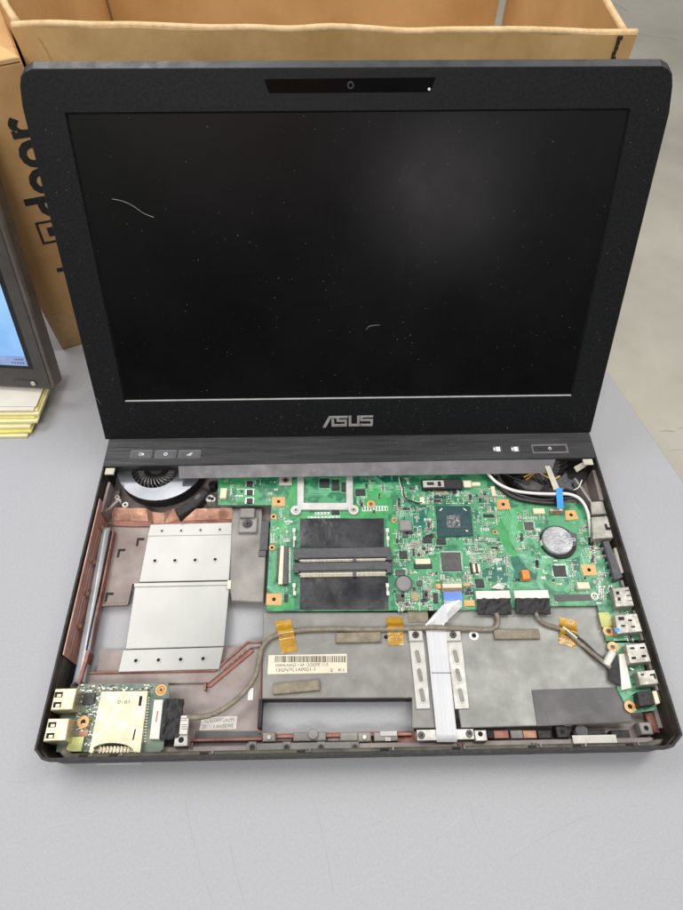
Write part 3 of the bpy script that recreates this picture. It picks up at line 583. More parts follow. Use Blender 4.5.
# copper pours and traces belong to the board's own surface
for q_, mm in [([(222,482),(243,480),(243,489),(222,489)],'pour'), ([(236,491),(258,490),(258,502),(236,502)],'pour'), ([(292,480),(300,480),(300,512),(292,516),(286,508)],'pour'), ([(356,484),(382,484),(392,500),(392,514),(356,514)],'pour'),
               ([(292,513),(388,513),(388,518),(292,518)],'pour'), ([(274,540),(288,530),(290,517),(284,512),(276,520)],'pour'), ([(387,520),(398,524),(398,548),(390,560),(387,552)],'pour'), ([(268,598),(294,598),(294,609),(266.5,609)],'pour'),
               ([(494,512),(503,510),(514,530),(512,548),(524,560),(516,566),(502,548),(498,530)],'pour'), ([(476,560),(520,556),(540,562),(536,582),(490,582),(478,574)],'pourd'), ([(500,515),(520,505),(530,520),(520,545),(508,530)],'pour'),
               ([(570,560),(580,556),(580,580),(566,582)],'pourd'), ([(404,505),(430,505),(424,530),(410,545),(402,530)],'pourd'), ([(356,470),(398,470),(398,482),(356,482)],'pourd')]:
    pz = globals().get('pz', 0) + .0015; Q(m, q_, Z, Z+.035+pz, mm, 0)
rt = random.Random(11); tz = [0]
def traces(x, y, n, dirs, gap=1.6, mm='trace', wd=.22):
    p = px(x, y, Z); ang = dirs[0][0]; 
    for k in range(n):
        pts = []; a0 = math.radians(dirs[0][0]); q_ = Vector((p.x, p.y)) + Vector((-math.sin(a0), math.cos(a0)))*gap*.75*k
        pts.append(q_.copy())
        for ai, (a, L) in enumerate(dirs): a = math.radians(a); q_ = q_ + Vector((math.cos(a), math.sin(a)))*(L + (k*.5 if ai % 2 else -k*.3)); pts.append(q_.copy())
        for i in range(len(pts)-1):
            d = (pts[i+1]-pts[i]); 
            if d.length < .1: continue
            nn = Vector((-d.y, d.x)).normalized()*wd; m.prism([pts[i]-nn, pts[i+1]-nn, pts[i+1]+nn, pts[i]+nn], Z, Z+.07+.004*k+.0007*i+tz[0], mm, 0); tz[0] += .00003
traces(516, 545, 7, [(-60, 8), (-90, 10), (-45, 8)]); traces(500, 512, 6, [(-80, 14), (-50, 10), (-90, 8)]); traces(590, 545, 6, [(200, 4), (240, 9), (270, 8)])
traces(572, 572, 5, [(-90, 12), (-60, 8)]); traces(545, 556, 7, [(-30, 12), (-80, 12)]); traces(480, 570, 5, [(20, 12), (0, 8), (-45, 8)]); traces(400, 505, 6, [(-70, 10), (-90, 14)])
traces(406, 535, 6, [(-90, 8), (-45, 6), (-90, 8)]); traces(280, 540, 4, [(-80, 9), (-50, 8), (-90, 9)]); traces(360, 480, 5, [(0, 12), (-45, 10), (0, 6)]); traces(308, 496, 5, [(0, 14), (45, 5), (0, 6)])
traces(275, 585, 4, [(-60, 7), (-90, 6)]); traces(520, 585, 5, [(-10, 14), (-60, 8)]); traces(486, 490, 6, [(-70, 8), (-45, 8), (-90, 8)]); traces(430, 545, 5, [(-90, 10), (-45, 6)], mm='pour')
for x0, y0, x1, y1, n in ((308, 516, 340, 518, 9), (362, 506, 388, 511, 9), (248, 481, 256, 484, 3), (542, 556, 556, 558, 4), (315, 512, 335, 514.5, 6)):
    R(m, x0, y0, x1, y1, Z, Z+.06, 'silk', 0)
    for i in range(n): xx = x0 + (x1-x0)*(i+.3)/n; R(m, xx, y0+.6, xx+(x1-x0)/n*.45, y1-.6, Z+.05, Z+.1, 'pcb', 0)
for x in range(556, 590, 2): R(m, x, 603, x+1, 605, Z, Z+.12, 'pour', 0)
mbd = m.build('motherboard', lap)

def chip(x0, y0, x1, y1, mname='chip', h=1.2, leads=0, name='chip', label=None, rot=0, outline=True):
    mb = LB(); R(mb, x0, y0, x1, y1, Z+.15, Z+h, mname, .2, rot)
    if outline: R(mb, x0-1.6, y0-1.4, x1+1.6, y1+1.6, Z, Z+.1, 'trace', 0, rot); R(mb, x0-1.1, y0-.9, x1+1.1, y1+1.1, Z+.06, Z+.13, 'pcb', 0, rot)
    if leads:
        for i in range(leads):
            t = (i+.5)/leads; xx = x0+(x1-x0)*t; yy = y0+(y1-y0)*t; dx = (x1-x0)/leads*.28; dy = (y1-y0)/leads*.28
            R(mb, xx-dx, y0-1.6, xx+dx, y0, Z+.13, Z+.3, 'solder', 0); R(mb, xx-dx, y1, xx+dx, y1+1.7, Z+.13, Z+.3, 'solder', 0)
            R(mb, x0-1.7, yy-dy, x0, yy+dy, Z+.13, Z+.3, 'solder', 0); R(mb, x1, yy-dy, x1+1.7, yy+dy, Z+.13, Z+.3, 'solder', 0)
    DCp = px(x0+1.6, y1-1.6, Z+h); mb.disc(DCp.x, DCp.y, .35, Z+h-.02, Z+h+.03, 'chipg', 0, 10)
    return mb.build(name, mbd, label)
# graphics/chipset package
m = LB(); p0 = px(454, 521, Z+1)
Q(m, [(436, 506), (470.5, 506), (473.5, 535.5), (438, 537)], Z+.1, Z+1.2, 'bga', .2)
for (x0, y0, x1, y1, r_) in ((439, 509, 443, 510, .8), (463, 509, 467, 510, -.8), (466, 530, 468, 531.5, 0)): R(m, x0, y0, x1, y1, Z+1.2, Z+1.25, 'silk', 0, r_)
ch = m.build('chipset', mbd); m = LB(); Q(m, [(446.5, 514.5), (460, 514.5), (461, 527.5), (446.5, 528)], Z+1.2, Z+1.8, 'die', .15)
for i in range(24):
    a_x = rt.uniform(448, 459); a_y = rt.uniform(516, 526); R(m, a_x, a_y, a_x+rt.uniform(.5, 1.6), a_y+rt.uniform(.4, .9), Z+1.8, Z+1.84+i*.001, 'silk' if i % 3 else 'chip', 0)
m.build('die', ch)
m = LB(); 
for i in range(46):     # ball-grid decoupling ring on the board round the package
    t = i/46
    for (x, y) in ((433+42*t, 503.3), (434.5+43*t, 539.3), (433.2+1.6*t, 505+33*t), (473.2+3.2*t, 505+33*t)):
        if rt.random() < .7: R(m, x-.45, y-.5, x+.45, y+.5, Z, Z+.45, rt.choice(['silk', 'solder', 'tan', 'chipg']), 0)
m.build('decoupling_capacitors', mbd, None, 'stuff')
m = LB(); ux, uy = 441.8, 552.5
chip(441.8, 552.5, 461, 570.5, 'chipg', 1.6, 16, 'controller_chip')
chip(554, 565.5, 566, 576, 'chip', 1.3, 9, 'controller_chip'); chip(525, 522, 533.5, 529.5, 'chipg', 1.2, 7, 'controller_chip')
for a in [(423.5,537,432,542.6),(437,538,445.7,544),(356,489,365,495),(332,508.5,339,514),(332,480,339,490),(342,482.5,348,491),(320,479,329,487),(484,514,493,516.5),(476,579,484,587),(433.5,593,438,603),(400,551,407,558)]: chip(*a)
for a in [(396,570,405,575.5),(403,533,408,537.5),(417,581,422,586),(431,533.5,435,537),(396.5,594,404,602),(423,590.5,428,600)]: chip(*a, 'chipg', 1.0)
for a in [(411,592,418.5,601),(395,516.5,398,521)]: chip(*a, 'tan', 1.4)
for a in [(436,583.5,441,588.5),(463.5,583,470,586),(464,600,475,606)]: chip(*a, 'pad', .8, outline=False, name='copper_contact')
m = LB(); R(m, 399.5, 519.5, 411.5, 530, Z, Z+3, 'inductor', .6); m.build('inductor', mbd, 'square grey inductor')
m = LB(); DC(m, 404, 583, 5.6, Z, Z+3.2, 'inductor', .7); DC(m, 404, 583, 5.9, Z, Z+1, 'dark'); m.build('inductor', mbd, 'round grey inductor')
# chips at the top left extension
for y in (480.5, 489, 497.5): 
    m = LB(); R(m, 245, y, 254, y+6, Z, Z+.2, 'solder', 0); R(m, 246.6, y+.5, 252.4, y+5.4, Z+.2, Z+1.4, 'chip', .2); m.build('power_transistor', mbd)
RP('connector', mbd, 220, 488, 226.5, 498, Z, Z+3, 'cream', .3)
m = LB(); R(m, 279, 476, 292, 485, Z, Z+2.2, 'bright', .3); DC(m, 285.5, 480, 2.6, Z+2.2, Z+2.3, 'chipb'); DC(m, 285.5, 480, 1.4, Z+2.28, Z+2.4, 'hole'); m.build('screw_tab', mbd)
# copper screw pads
for q_ in ([(272,497),(285,497),(285,506),(272,506)], [(266.5,593.5),(281.5,593.5),(281.5,605),(266,605)], [(497,499.5),(508.5,499),(511,509),(497,509.5)], [(565,510.5),(575,510),(579,519),(566,520)], [(580.5,564.5),(595,564.5),(597.5,575),(584,575.5)]):
    m = LB(); Q(m, q_, Z, Z+.25, 'pad', .05); cx = sum(a[0] for a in q_)/4; cy = sum(a[1] for a in q_)/4; DC(m, cx, cy, 1.35, Z+.25, Z+.3, 'hole', 0, 16); m.build('screw_pad', mbd)
for x, y, r_ in ((371, 504, 3.2), (273.5, 516.5, 2.3), (272, 547.5, 2.2), (394, 520, 2.0), (595, 596, 2.8), (495, 532, 1.8)):
    m = LB(); RG(m, x, y, r_, r_*.5, Z, Z+.5, 'pad' if x != 595 else 'silk'); DC(m, x, y, r_*.5, Z, Z+.1, 'chipb' if x in (371, 394) else 'hole'); m.build('mounting_hole', mbd)
# processor bracket
m = LB(); Q(m, [(297, 476), (304, 476), (304, 502.5), (346, 502.5), (346, 476), (353, 476), (353.5, 509.5), (297, 509.5)], Z+.6, Z+2.2, 'cpu_steel', .35)
for x, y in ((295.8, 510), (353.6, 509.5)): DC(m, x, y, 4.1, Z, Z+2.3, 'cpu_steel', .3); DC(m, x, y, 2.0, Z+2.3, Z+2.9, 'screwl', .2); DC(m, x, y, .8, Z+2.9, Z+2.95, 'hole')
m.build('processor_bracket', mbd)
# memory sockets
for k, (yb0, yb1, yp0, yp1) in enumerate(((547.5, 557.2, 557.4, 561.5), (562, 570, 570.2, 576.5))):
    m = LB(); R(m, 296, yb0, 389.5, yb1, Z, Z+4.2, 'slot', .4)
    for x0 in (294, 386.5): R(m, x0, yb0+.5, x0+5, yb1+2.5, Z, Z+4.0, 'slot', .3)
    s_ = m.build('memory_socket', mbd)
    m = LB(); R(m, 300, yp0, 385.5, yp1, Z, Z+1.6, 'pins', .1); R(m, 299, (yp0+yp1)/2-.4, 386.5, (yp0+yp1)/2+.4, Z+1.6, Z+2.2, 'whitec', .05); R(m, 353, yp0-.3, 356, yp1+.1, Z+2, Z+3, 'slot', .1); m.build('contact_row', s_)
    for x0 in (293, 386.5):
        m = LB(); yy = 528 if k == 0 else 583
        R(m, x0, yy, x0+2.0, yy+(19 if k == 0 else 12), Z, Z+2.4, 'bright', .2); R(m, x0-.6, yy, x0+2.6, yy+4, Z+2, Z+3.2, 'whitec', .3); R(m, x0, yy+8, x0+3, yy+12, Z+1.5, Z+3, 'whitec', .2); m.build('latch_arm', s_)
for y0, y1, x1 in ((518.5, 547.3, 383.7), (577, 609.5, 388)):
    m = LB(); c_ = [px(300, y0, Z+.6), px(x1, y0, Z+.6), px(x1+.6, y1, Z+.6), px(299.6, y1, Z+.6)]; nx, ny = 14, 6; vs = []; rn = random.Random(int(y0))
    for j in range(ny+1):
        for i in range(nx+1):
            a = c_[3].lerp(c_[2], i/nx); b = c_[0].lerp(c_[1], i/nx); q_ = a.lerp(b, j/ny); q_.z = Z + .6 + (rn.uniform(0, .5) if 0 < i < nx and 0 < j < ny else 0); vs.append(tuple(q_))
    m.add(vs, [(j*(nx+1)+i, j*(nx+1)+i+1, (j+1)*(nx+1)+i+1, (j+1)*(nx+1)+i) for j in range(ny) for i in range(nx)], 'film', True)
    Q(m, [(300, y0), (x1, y0), (x1+.6, y1), (299.6, y1)], Z+.1, Z+.55, 'film', 0); m.build('insulating_film', mbd)
# left flat connector
m = LB(); Q(m, [(277.5, 548), (285, 546), (284, 582), (276, 580)], Z, Z+2.2, 'chipg', .2); Q(m, [(280.5, 545.5), (284, 545.5), (282.5, 584), (278, 584)], Z+2.2, Z+3.4, 'cream', .2); Q(m, [(284, 546.5), (288.5, 546.5), (287.5, 584), (282.5, 584)], Z, Z+2.6, 'slot', .2)
for i in range(20): R(m, 288.6, 548+i*1.75, 290.6, 549+i*1.75, Z, Z+.4, 'solder', 0)
m.build('ribbon_connector', mbd)
RP('test_pad', mbd, 284, 594, 288, 602, Z, Z+.6, 'chip', .1)
# card connectors and small headers
m = LB(); R(m, 422, 479, 462, 488.5, Z, Z+4, 'plastic2', .5); R(m, 423, 480.5, 444, 487, Z+4, Z+4.6, 'bright', .1); R(m, 427, 482, 434, 485, Z+4.6, Z+4.8, 'dark', 0); R(m, 438, 481.5, 441, 486, Z+4.6, Z+4.9, 'hole', 0); m.build('wireless_switch', mbd)
RP('connector', mbd, 463, 480, 472, 486.5, Z, Z+2.5, 'bright', .3); RP('connector', mbd, 464, 481, 471, 487, Z+2.5, Z+3.5, 'cream', .2)
m = LB(); R(m, 414, 563, 432, 568, Z, Z+1.4, 'chip', .2); R(m, 415.5, 558.5, 430.5, 563.8, Z, Z+2.4, 'cream', .2); m.build('ribbon_connector', mbd)
m = LB(); R(m, 441.5, 587.5, 463, 591.8, Z, Z+1.4, 'chipb', .2); R(m, 442.5, 583.5, 462, 587.8, Z, Z+2.4, 'cream', .2)
for i in range(16): R(m, 443+i*1.2, 581.6, 443.6+i*1.2, 583.6, Z, Z+.5, 'solder', 0)
m.build('ribbon_connector', mbd)
m = LB(); R(m, 475.5, 563.5, 478, 572.5, Z, Z+2, 'chip', .2); R(m, 473, 564, 480.5, 572, Z, Z+1.8, 'cream', .2); R(m, 470.6, 562.5, 473, 573, Z, Z+1.6, 'chip', .2); m.build('connector', mbd)
RP('connector', mbd, 533.5, 508, 545, 513.5, Z, Z+2.6, 'cream', .3); m = LB(); R(m, 550, 508.5, 563, 511, Z, Z+2, 'gold', .2); R(m, 550, 511, 563, 514, Z, Z+1.4, 'chipb', .2); m.build('connector', mbd)
RP('connector', mbd, 491.5, 486, 495.5, 495.5, Z, Z+2.4, 'cream', .3); RP('connector', mbd, 471.5, 482, 480.5, 485.5, Z, Z+2.0, 'cream', .2); RP('connector', mbd, 420, 497, 424.5, 503.5, Z, Z+2, 'cream', .2)
RP('foam_block', mbd, 522.5, 569.5, 530, 579, Z, Z+4, 'orange', .4); RP('foam_block', mbd, 577.5, 582, 590, 588.5, Z, Z+3.5, 'cream', .3)
m = LB(); R(m, 554.5, 594.5, 591.5, 601, Z, Z+.2, 'darkgrey', .02); m.build('board_sticker', mbd)
# coin battery
m = LB(); DC(m, 558.5, 541.5, 13.2, Z, Z+2, 'plastic2', .3); R(m, 541, 540, 546, 545, Z, Z+2.6, 'whitec', .3); R(m, 543, 535, 548, 545, Z, Z+3, 'dark', .3); Q(m, [(569, 531), (577, 534), (577, 545), (569, 549)], Z, Z+4.6, 'slot', .3); RG(m, 574, 539.5, 1.3, .8, Z+4.6, Z+4.9, 'silk')
hd = m.build('battery_holder', mbd); m = LB(); DC(m, 558, 539.8, 11.2, Z+2, Z+5.2, 'coin', .5, 40); RG(m, 558, 539.8, 8.4, 8.1, Z+5.2, Z+5.3, 'coin', 36); m.build('coin_battery', hd)
# display cable plugs wrapped in black tape
for x0, x1, y0, y1, y2 in ((476, 510.5, 590.5, 599, 614.5), (514.5, 549, 590, 598.5, 613.5)):
    m = LB(); R(m, x0, y0, x1, y1, Z, Z+3.4, 'whitec', .3); pg = m.build('display_connector', mbd)
    m = LB(); c_ = [px(x0+1, y1-.4, Z+4), px(x1, y1-.4, Z+4), px(x1+1.5, y2, Z+1.5), px(x0+2, y2, Z+1.5)]; nx, ny = 10, 5; vs = []; rn = random.Random(int(x0))
    for j in range(ny+1):
        for i in range(nx+1):
            a = c_[3].lerp(c_[2], i/nx); b = c_[0].lerp(c_[1], i/nx); q_ = a.lerp(b, j/ny); q_ += Vector((rn.uniform(-.4, .4), rn.uniform(-.5, .5), rn.uniform(-.2, .7))); vs.append(tuple(q_))
    N_ = len(vs); vs += [(v[0], v[1], v[2]-1.6) for v in vs]; fs = []
    for j in range(ny):
        for i in range(nx): k = j*(nx+1)+i; fs += [(k, k+1, k+nx+2, k+nx+1), (N_+k, N_+k+nx+1, N_+k+nx+2, N_+k+1)]
    for i in range(nx): fs += [(i, N_+i, N_+i+1, i+1)]; k = ny*(nx+1)+i; fs += [(k, k+1, N_+k+1, N_+k)]
    for j in range(ny): k = j*(nx+1); fs += [(k, k+nx+1, N_+k+nx+1, N_+k)]; k += nx; fs += [(k, N_+k, N_+k+nx+1, k+nx+1)]
    m.add(vs, fs, 'btape'); m.build('black_tape', pg)
m = LB(); q_ = [px(491, 588, Z+3), px(498, 583, Z+5), px(505, 586, Z+4), px(503, 589.5, Z+3)]; m.add([tuple(v) for v in q_]+[tuple(v-Vector((0, 0, .3))) for v in q_], [(0, 1, 2, 3), (7, 6, 5, 4), (0, 4, 5, 1), (1, 5, 6, 2), (2, 6, 7, 3), (3, 7, 4, 0)], 'ffcs'); m.build('foil_tab', mbd)

m = LB()
def route(pts, n, gap=.75, wd=.17):
    P = [px(x, y, Z).xy for x, y in pts]
    for k in range(n):
        off = (k-n/2)*gap
        for i in range(len(P)-1):
            d = (P[i+1]-P[i]).normalized(); nn = Vector((-d.y, d.x)); a_ = P[i]+nn*off; b_ = P[i+1]+nn*off; w_ = nn*wd; tz[0] += .00003
            m.prism([a_-w_-d*.1, b_-w_+d*.1, b_+w_+d*.1, a_+w_-d*.1], Z, Z+.075+tz[0], 'trace', 0)
route([(512, 508), (516, 520), (512, 536), (520, 552), (526, 562)], 6); route([(500, 545), (508, 556), (512, 572), (510, 588)], 5); route([(520, 555), (545, 562), (552, 560)], 5); route([(598, 555), (592, 548), (590, 530), (580, 520)], 4)
route([(545, 558), (540, 575), (542, 588)], 5); route([(480, 508), (484, 520), (482, 540), (486, 552)], 4); route([(430, 545), (426, 552), (430, 575), (434, 582)], 5); route([(400, 500), (404, 512), (402, 518)], 4); route([(360, 486), (380, 486), (390, 496)], 5)
route([(290, 520), (282, 530), (284, 542)], 4); route([(268, 586), (276, 592), (292, 596)], 3); route([(560, 560), (570, 566), (572, 585), (566, 592)], 4); route([(470, 545), (474, 556), (470, 578)], 5); route([(534, 516), (530, 530), (538, 548)], 4)
m.build('routed_traces', mbd, None, 'stuff')
# small surface components (nobody could count them)
taken = [(296,475,356,513),(292,516,393,611),(433,503,477,539),(439,550,464,574),(541,524,579,558),(497,498,512,511),(564,509,580,521),(579,563,598,577),(474,588,552,616),(553,593,593,602),(440,582,464,604),(413,557,433,569),(276,544,292,586),(266,592,290,606),(420,477,473,489),(397,517,413,531),(396,575,412,592),(576,581,591,590),(521,568,531,580),(552,563,568,578),(523,520,535,531),(218,486,228,500),(244,478,256,505),(278,474,293,486),(271,496,286,507),(366,499,377,509),(531,506,564,515)]
def inside(x, y):
    r = False; n = len(bpoly)
    for i in range(n):
        (x1, y1), (x2, y2) = bpoly[i], bpoly[(i+1) % n]
        if (y1 > y) != (y2 > y) and x < (x2-x1)*(y-y1)/(y2-y1)+x1: r = not r
    return r
zones = [(394,505,432,612,330),(396,478,434,512,70),(428,488,500,504,110),(476,500,500,560,90),(476,488,520,500,40),(408,540,440,560,80),(462,538,500,590,130),(500,530,545,590,60),(518,505,545,540,60),(545,556,600,605,110),(585,520,612,600,110),(608,585,640,640,40),(300,476,352,503,60),(356,474,400,512,40),(272,505,294,545,40),(284,540,296,600,50),(219,476,246,500,26),(256,478,276,500,10),(386,520,398,610,60),(274,600,300,610,6),(570,520,600,565,70),(428,572,476,609,90)]
m = LB(); sc_ = random.Random(21)
for x0, y0, x1, y1, n in zones:
    run = 0
    for k in range(int(n*1.9)):
        if run <= 0:
            x, y = sc_.uniform(x0, x1), sc_.uniform(y0, y1); run = sc_.choice([1, 2, 3, 4, 5]); horiz = sc_.random() < .5; pitch = sc_.choice([1.5, 1.9, 2.4]); kk = sc_.random(); rr0 = sc_.choice([0, math.pi/2]); mk = sc_.choice(['tan', 'chip', 'chipg', 'tan', 'silk', 'chipb']); Ls = sc_.choice([(.9, .5), (1.0, .5), (1.4, .7), (1.8, 1.0)])
        else: x, y = (x+pitch, y) if horiz else (x, y+pitch)
        run -= 1
        if x > x1 or y > y1: run = 0
        if not inside(x, y) or any(a-1 < x < c_+1 and b-1 < y < d+1 for a, b, c_, d in taken): continue
        p = px(x, y, Z); kind = kk; rot = rr0; h = sc_.uniform(.4, .9)
        if kind < .62:
            L, Wd = Ls; mm = mk
            m.box(p.x-L/2-.6, p.y-Wd/2-.35, Z, p.x+L/2+.6, p.y+Wd/2+.35, Z+.09+k*2e-5, sc_.choice(['silk', 'trace', 'trace', 'pourd']), 0, rot)
            m.box(p.x-L/2-.4, p.y-Wd/2-.1, Z, p.x+L/2+.4, p.y+Wd/2+.1, Z+.12+k*2e-5, 'pcb' if kind < .3 else 'solder', 0, rot)
            m.box(p.x-L/2, p.y-Wd/2, Z, p.x+L/2, p.y+Wd/2, Z+h, 'solder', .06, rot); m.box(p.x-L*.28, p.y-Wd/2-.02, Z, p.x+L*.28, p.y+Wd/2+.02, Z+h+.03, mm, .04, rot)
        elif kind < .70:
            s_ = sc_.uniform(.8, 1.6); m.box(p.x-s_-.25, p.y-s_*.6, Z, p.x+s_+.25, p.y+s_*.6, Z+.1+k*2e-5, 'solder', 0, rot); m.box(p.x-s_*.8, p.y-s_*.6, Z, p.x+s_*.8, p.y+s_*.6, Z+1, sc_.choice(['chip', 'chip', 'chipg']), .12, rot)
        elif kind < .9:
            m.disc(p.x, p.y, sc_.uniform(.3, .7), Z, Z+.11+k*2e-5, sc_.choice(['solder', 'silk', 'pad']), 0, 10)
        else:
            L = sc_.uniform(1.5, 4); m.box(p.x-L/2, p.y-.18, Z, p.x+L/2, p.y+.18, Z+.1+k*2e-5, 'silk', 0, rot)
m.build('surface_components', mbd, None, 'stuff')

# ---- ports at the right edge
def port(name, q_, z1, mm, label=None, slots=(), z0=10.):
    mb = LB(); Q(mb, q_, z0, z1, mm, .35)
    for s in slots: Q(mb, s, z1, z1+.06, 'hole', 0)
    return mb.build(name, lap, label)
def sub(mb, q_, z0, z1, mm): Q(mb, q_, z0, z1, mm, .1)
port('modem_port', [(590.5, 501.5), (603, 501), (607, 513.5), (592, 514.5)], 19.5, 'connsteel', 'small silver port shell')
port('ethernet_port', [(591.5, 517), (607.5, 516), (613.5, 537.5), (593, 539)], 21.5, 'connsteel', None, [[(604.5, 524), (607, 523.8), (607.6, 527), (610.5, 527.5), (610.8, 530), (606, 530)]])
mb = LB(); Q(mb, [(603, 541), (609, 540), (623.5, 577), (615, 580)], Z, 19.5, 'slot', .5); Q(mb, [(611, 553), (614, 552), (621, 570), (618, 574)], Z, 18.5, 'gold', .4)
for i in range(10): xx = 601+i*1.25; yy = 544+i*3.6; R(mb, xx, yy, xx+3, yy+1.6, Z, 17, 'screwl' if i % 2 else 'dark', .1)
Q(mb, [(614, 548), (619, 547), (626, 572), (621, 574)], Z, 18.9, 'bright', .4)
mb.build('video_port', lap)
mb = LB(); Q(mb, [(612.5, 588), (629, 586.5), (634.5, 605.5), (616, 607)], Z, 21.5, 'connsteel', .4)
for a, b in ((616, 591.5), (617.5, 597.5)): Q(mb, [(a, b), (a+3, b-.2), (a+3.6, b+3), (a+.6, b+3.2)], 21.5, 21.56, 'hole', 0)
for k in range(3): Q(mb, [(625+k*1.5, 590+k*5), (629+k*1.5, 589.6+k*5), (629.6+k*1.5, 591+k*5), (625.6+k*1.5, 591.4+k*5)], 21.5, 21.58, 'screw', 0)
mb.build('display_port', lap)
mb = LB(); Q(mb, [(614.5, 615), (637, 613), (643, 631.5), (617.5, 634)], Z, 21.5, 'connsteel', .4); Q(mb, [(618, 617), (624, 616.6), (625, 620), (619, 620.4)], 21.5, 21.6, 'dark', 0)
for a, b in ((621, 625), (628, 619.5), (631, 626)): Q(mb, [(a, b), (a+4, b-.2), (a+4.6, b+1.6), (a+.6, b+1.8)], 21.5, 21.6, 'dark', 0)
R(mb, 615, 628, 620, 632, 21.5, 21.62, 'blue', 0)
mb.build('usb_port', lap, 'upper usb port at the right edge')
mb = LB(); Q(mb, [(598.5, 612.5), (609, 612), (613.5, 625.5), (602, 627)], Z+.1, Z+1, 'ytape', .1); mb.build('yellow_tape', lap)
mb = LB(); RG(mb, 608.6, 631, 3.6, 1.6, Z, Z+.6, 'pad'); DC(mb, 608.6, 631, 1.6, Z, Z+.7, 'screw'); mb.build('mounting_hole', lap)
# lower right daughter board
m = LB(); Z2 = 13.0
Q(m, [(607.5, 643), (637, 642.5), (657, 710), (630, 713.5), (618, 690)], 11.8, Z2, 'pcb', 0)
rs_ = random.Random(4)
for k in range(46):
    x = rs_.uniform(612, 650); y = rs_.uniform(645, 711); 
    if x < 608 + (y-643)*.3 + 4 or x > 634+(y-643)*.3: continue
    R(m, x, y, x+2, y+1.3, Z2, Z2+.7, rs_.choice(['silk', 'solder', 'chip', 'tan']), .05)
db = m.build('side_board', lap)
def sb(name, polys, z1, mm, label=None, holes=(), extra=()):
    mb = LB(); Q(mb, polys, Z2, z1, mm, .35)
    for h in holes: Q(mb, h, z1, z1+.06, 'hole', 0)
    for (q_, zz1, m2) in extra: Q(mb, q_, Z2, zz1, m2, .3)
    return mb.build(name, db, label)
sb('usb_port', [(625.5, 644.5), (645.5, 642.5), (651.5, 661.5), (630, 663.5)], 21, 'connsteel', None, [[(630, 647.5), (634.5, 647), (635, 649), (630.6, 649.4)], [(640, 647), (644.6, 646.6), (645, 648.6), (640.5, 649)], [(631.5, 657), (636, 656.6), (636.6, 659), (632, 659.4)], [(641.5, 655), (646, 654.6), (646.8, 657), (642, 657.4)]])
sb('jack', [(637, 671.5), (655.5, 669.5), (659.5, 683.5), (640.5, 685.5)], 21, 'connsteel', 'silver shelled jack', [[(641, 674), (644, 673.7), (644.4, 675.4), (641.4, 675.7)], [(650, 674), (655, 673.5), (656.5, 679), (655, 679.2), (653.6, 675.4), (650.4, 675.8)]])
sb('jack', [(637, 692), (652, 690.5), (655.5, 704.5), (640, 706.5)], 20, 'plastic2', 'black audio jack', [], [([(652.5, 691), (657, 690.5), (660.5, 703), (656, 704)], 19, 'cream'), ([(657.5, 692), (663, 691.5), (665.5, 701), (660.8, 702)], 18, 'chipg')])
m = LB(); Q(m, [(619, 654), (625, 653), (632, 688), (622, 690)], Z2, Z2+3, 'whitec', .3); m.build('connector', db)
for x, y in ((613, 647), (630.3, 706.5)): m = LB(); RG(m, x, y, 3.6, 1.5, Z2, Z2+.6, 'pad'); DC(m, x, y, 1.5, Z2, Z2+.3, 'hole' if y > 700 else 'screw'); m.build('mounting_hole', db)
m = LB(); q_ = [px(612, 654, 17), px(617, 652, 17.5), px(622, 686, 15.5), px(609, 680, 14), px(608, 668, 14.5)]; n_ = 5
m.add([tuple(v) for v in q_]+[tuple(v-Vector((0, 0, 1))) for v in q_], [tuple(range(5)), tuple(reversed(range(5, 10)))]+[(i, (i+1) % 5, 5+(i+1) % 5, 5+i) for i in range(5)], 'btape'); m.build('black_tape', db)
# dark side wall shelf behind the ports
m = LB()
for a in (((606, 512), (613, 536)), ((622, 580), (628, 600)), ((637, 610), (646, 640)), ((650, 650), (662, 690))): rib(a[0], a[1], (FZ-GZ), 17, 1.6, 'case')
m.build('port_wall_rib', bc, None, 'stuff')

# ---- card reader board at the front left
Z3 = 11.0
m = LB(); Q(m, [(79, 684), (168, 683), (170, 700), (163, 757-8), (160, 752), (56, 752), (60, 715)], 9.6, Z3, 'boardg', 0)
rs_ = random.Random(9)
for k in range(330):
    x = rs_.uniform(76, 100) if k < 270 else rs_.uniform(80, 150); y = rs_.uniform(686, 750) if k < 270 else rs_.uniform(684, 690)
    R(m, x, y, x+rs_.uniform(.8, 3), y+rs_.uniform(.7, 1.6), Z3, Z3+rs_.uniform(.3, .9), rs_.choice(['silk', 'solder', 'solder', 'tan', 'chipg']), .05)
for i in range(26): R(m, 92+i*1.75, 747, 93+i*1.75, 752, Z3, Z3+.5, 'gold', 0)
for i in range(16): R(m, 147.5-i*.25, 697+i*2.9, 149.5-i*.25, 698.4+i*2.9, Z3, Z3+.5, 'solder', 0)
cb = m.build('card_reader_board', lap)
for k, (q_, hs) in enumerate([([(53, 688.5), (77, 688), (72.5, 709.5), (48.5, 710.5)], [(55, 692), (53.5, 702)]), ([(46, 718.5), (69.5, 718), (65.5, 740.5), (41.5, 741.5)], [(48.5, 722), (46.5, 733)])]):
    mb = LB(); Q(mb, q_, 6, 22.5, 'gold', .5)
    for x, y in hs: Q(mb, [(x, y), (x+8, y-.2), (x+7, y+5.4), (x-1, y+5.6)], 22.5, 22.56, 'hole', 0); Q(mb, [(x+2.2, y+2), (x+6.4, y+1.9), (x+5.8, y+5), (x+1.6, y+5.1)], 22.53, 22.8, 'gold', .1)
    for i in range(4): R(mb, q_[2][0]+.5-(i-3)*.6, q_[1][1]+3+i*4.5, q_[2][0]+5-(i-3)*.6, q_[1][1]+4.6+i*4.5, Z3, Z3+1.2, 'screwl', .1)
    mb.build('usb_port', cb, ('rear brass toned usb port', 'front brass toned usb port')[k])
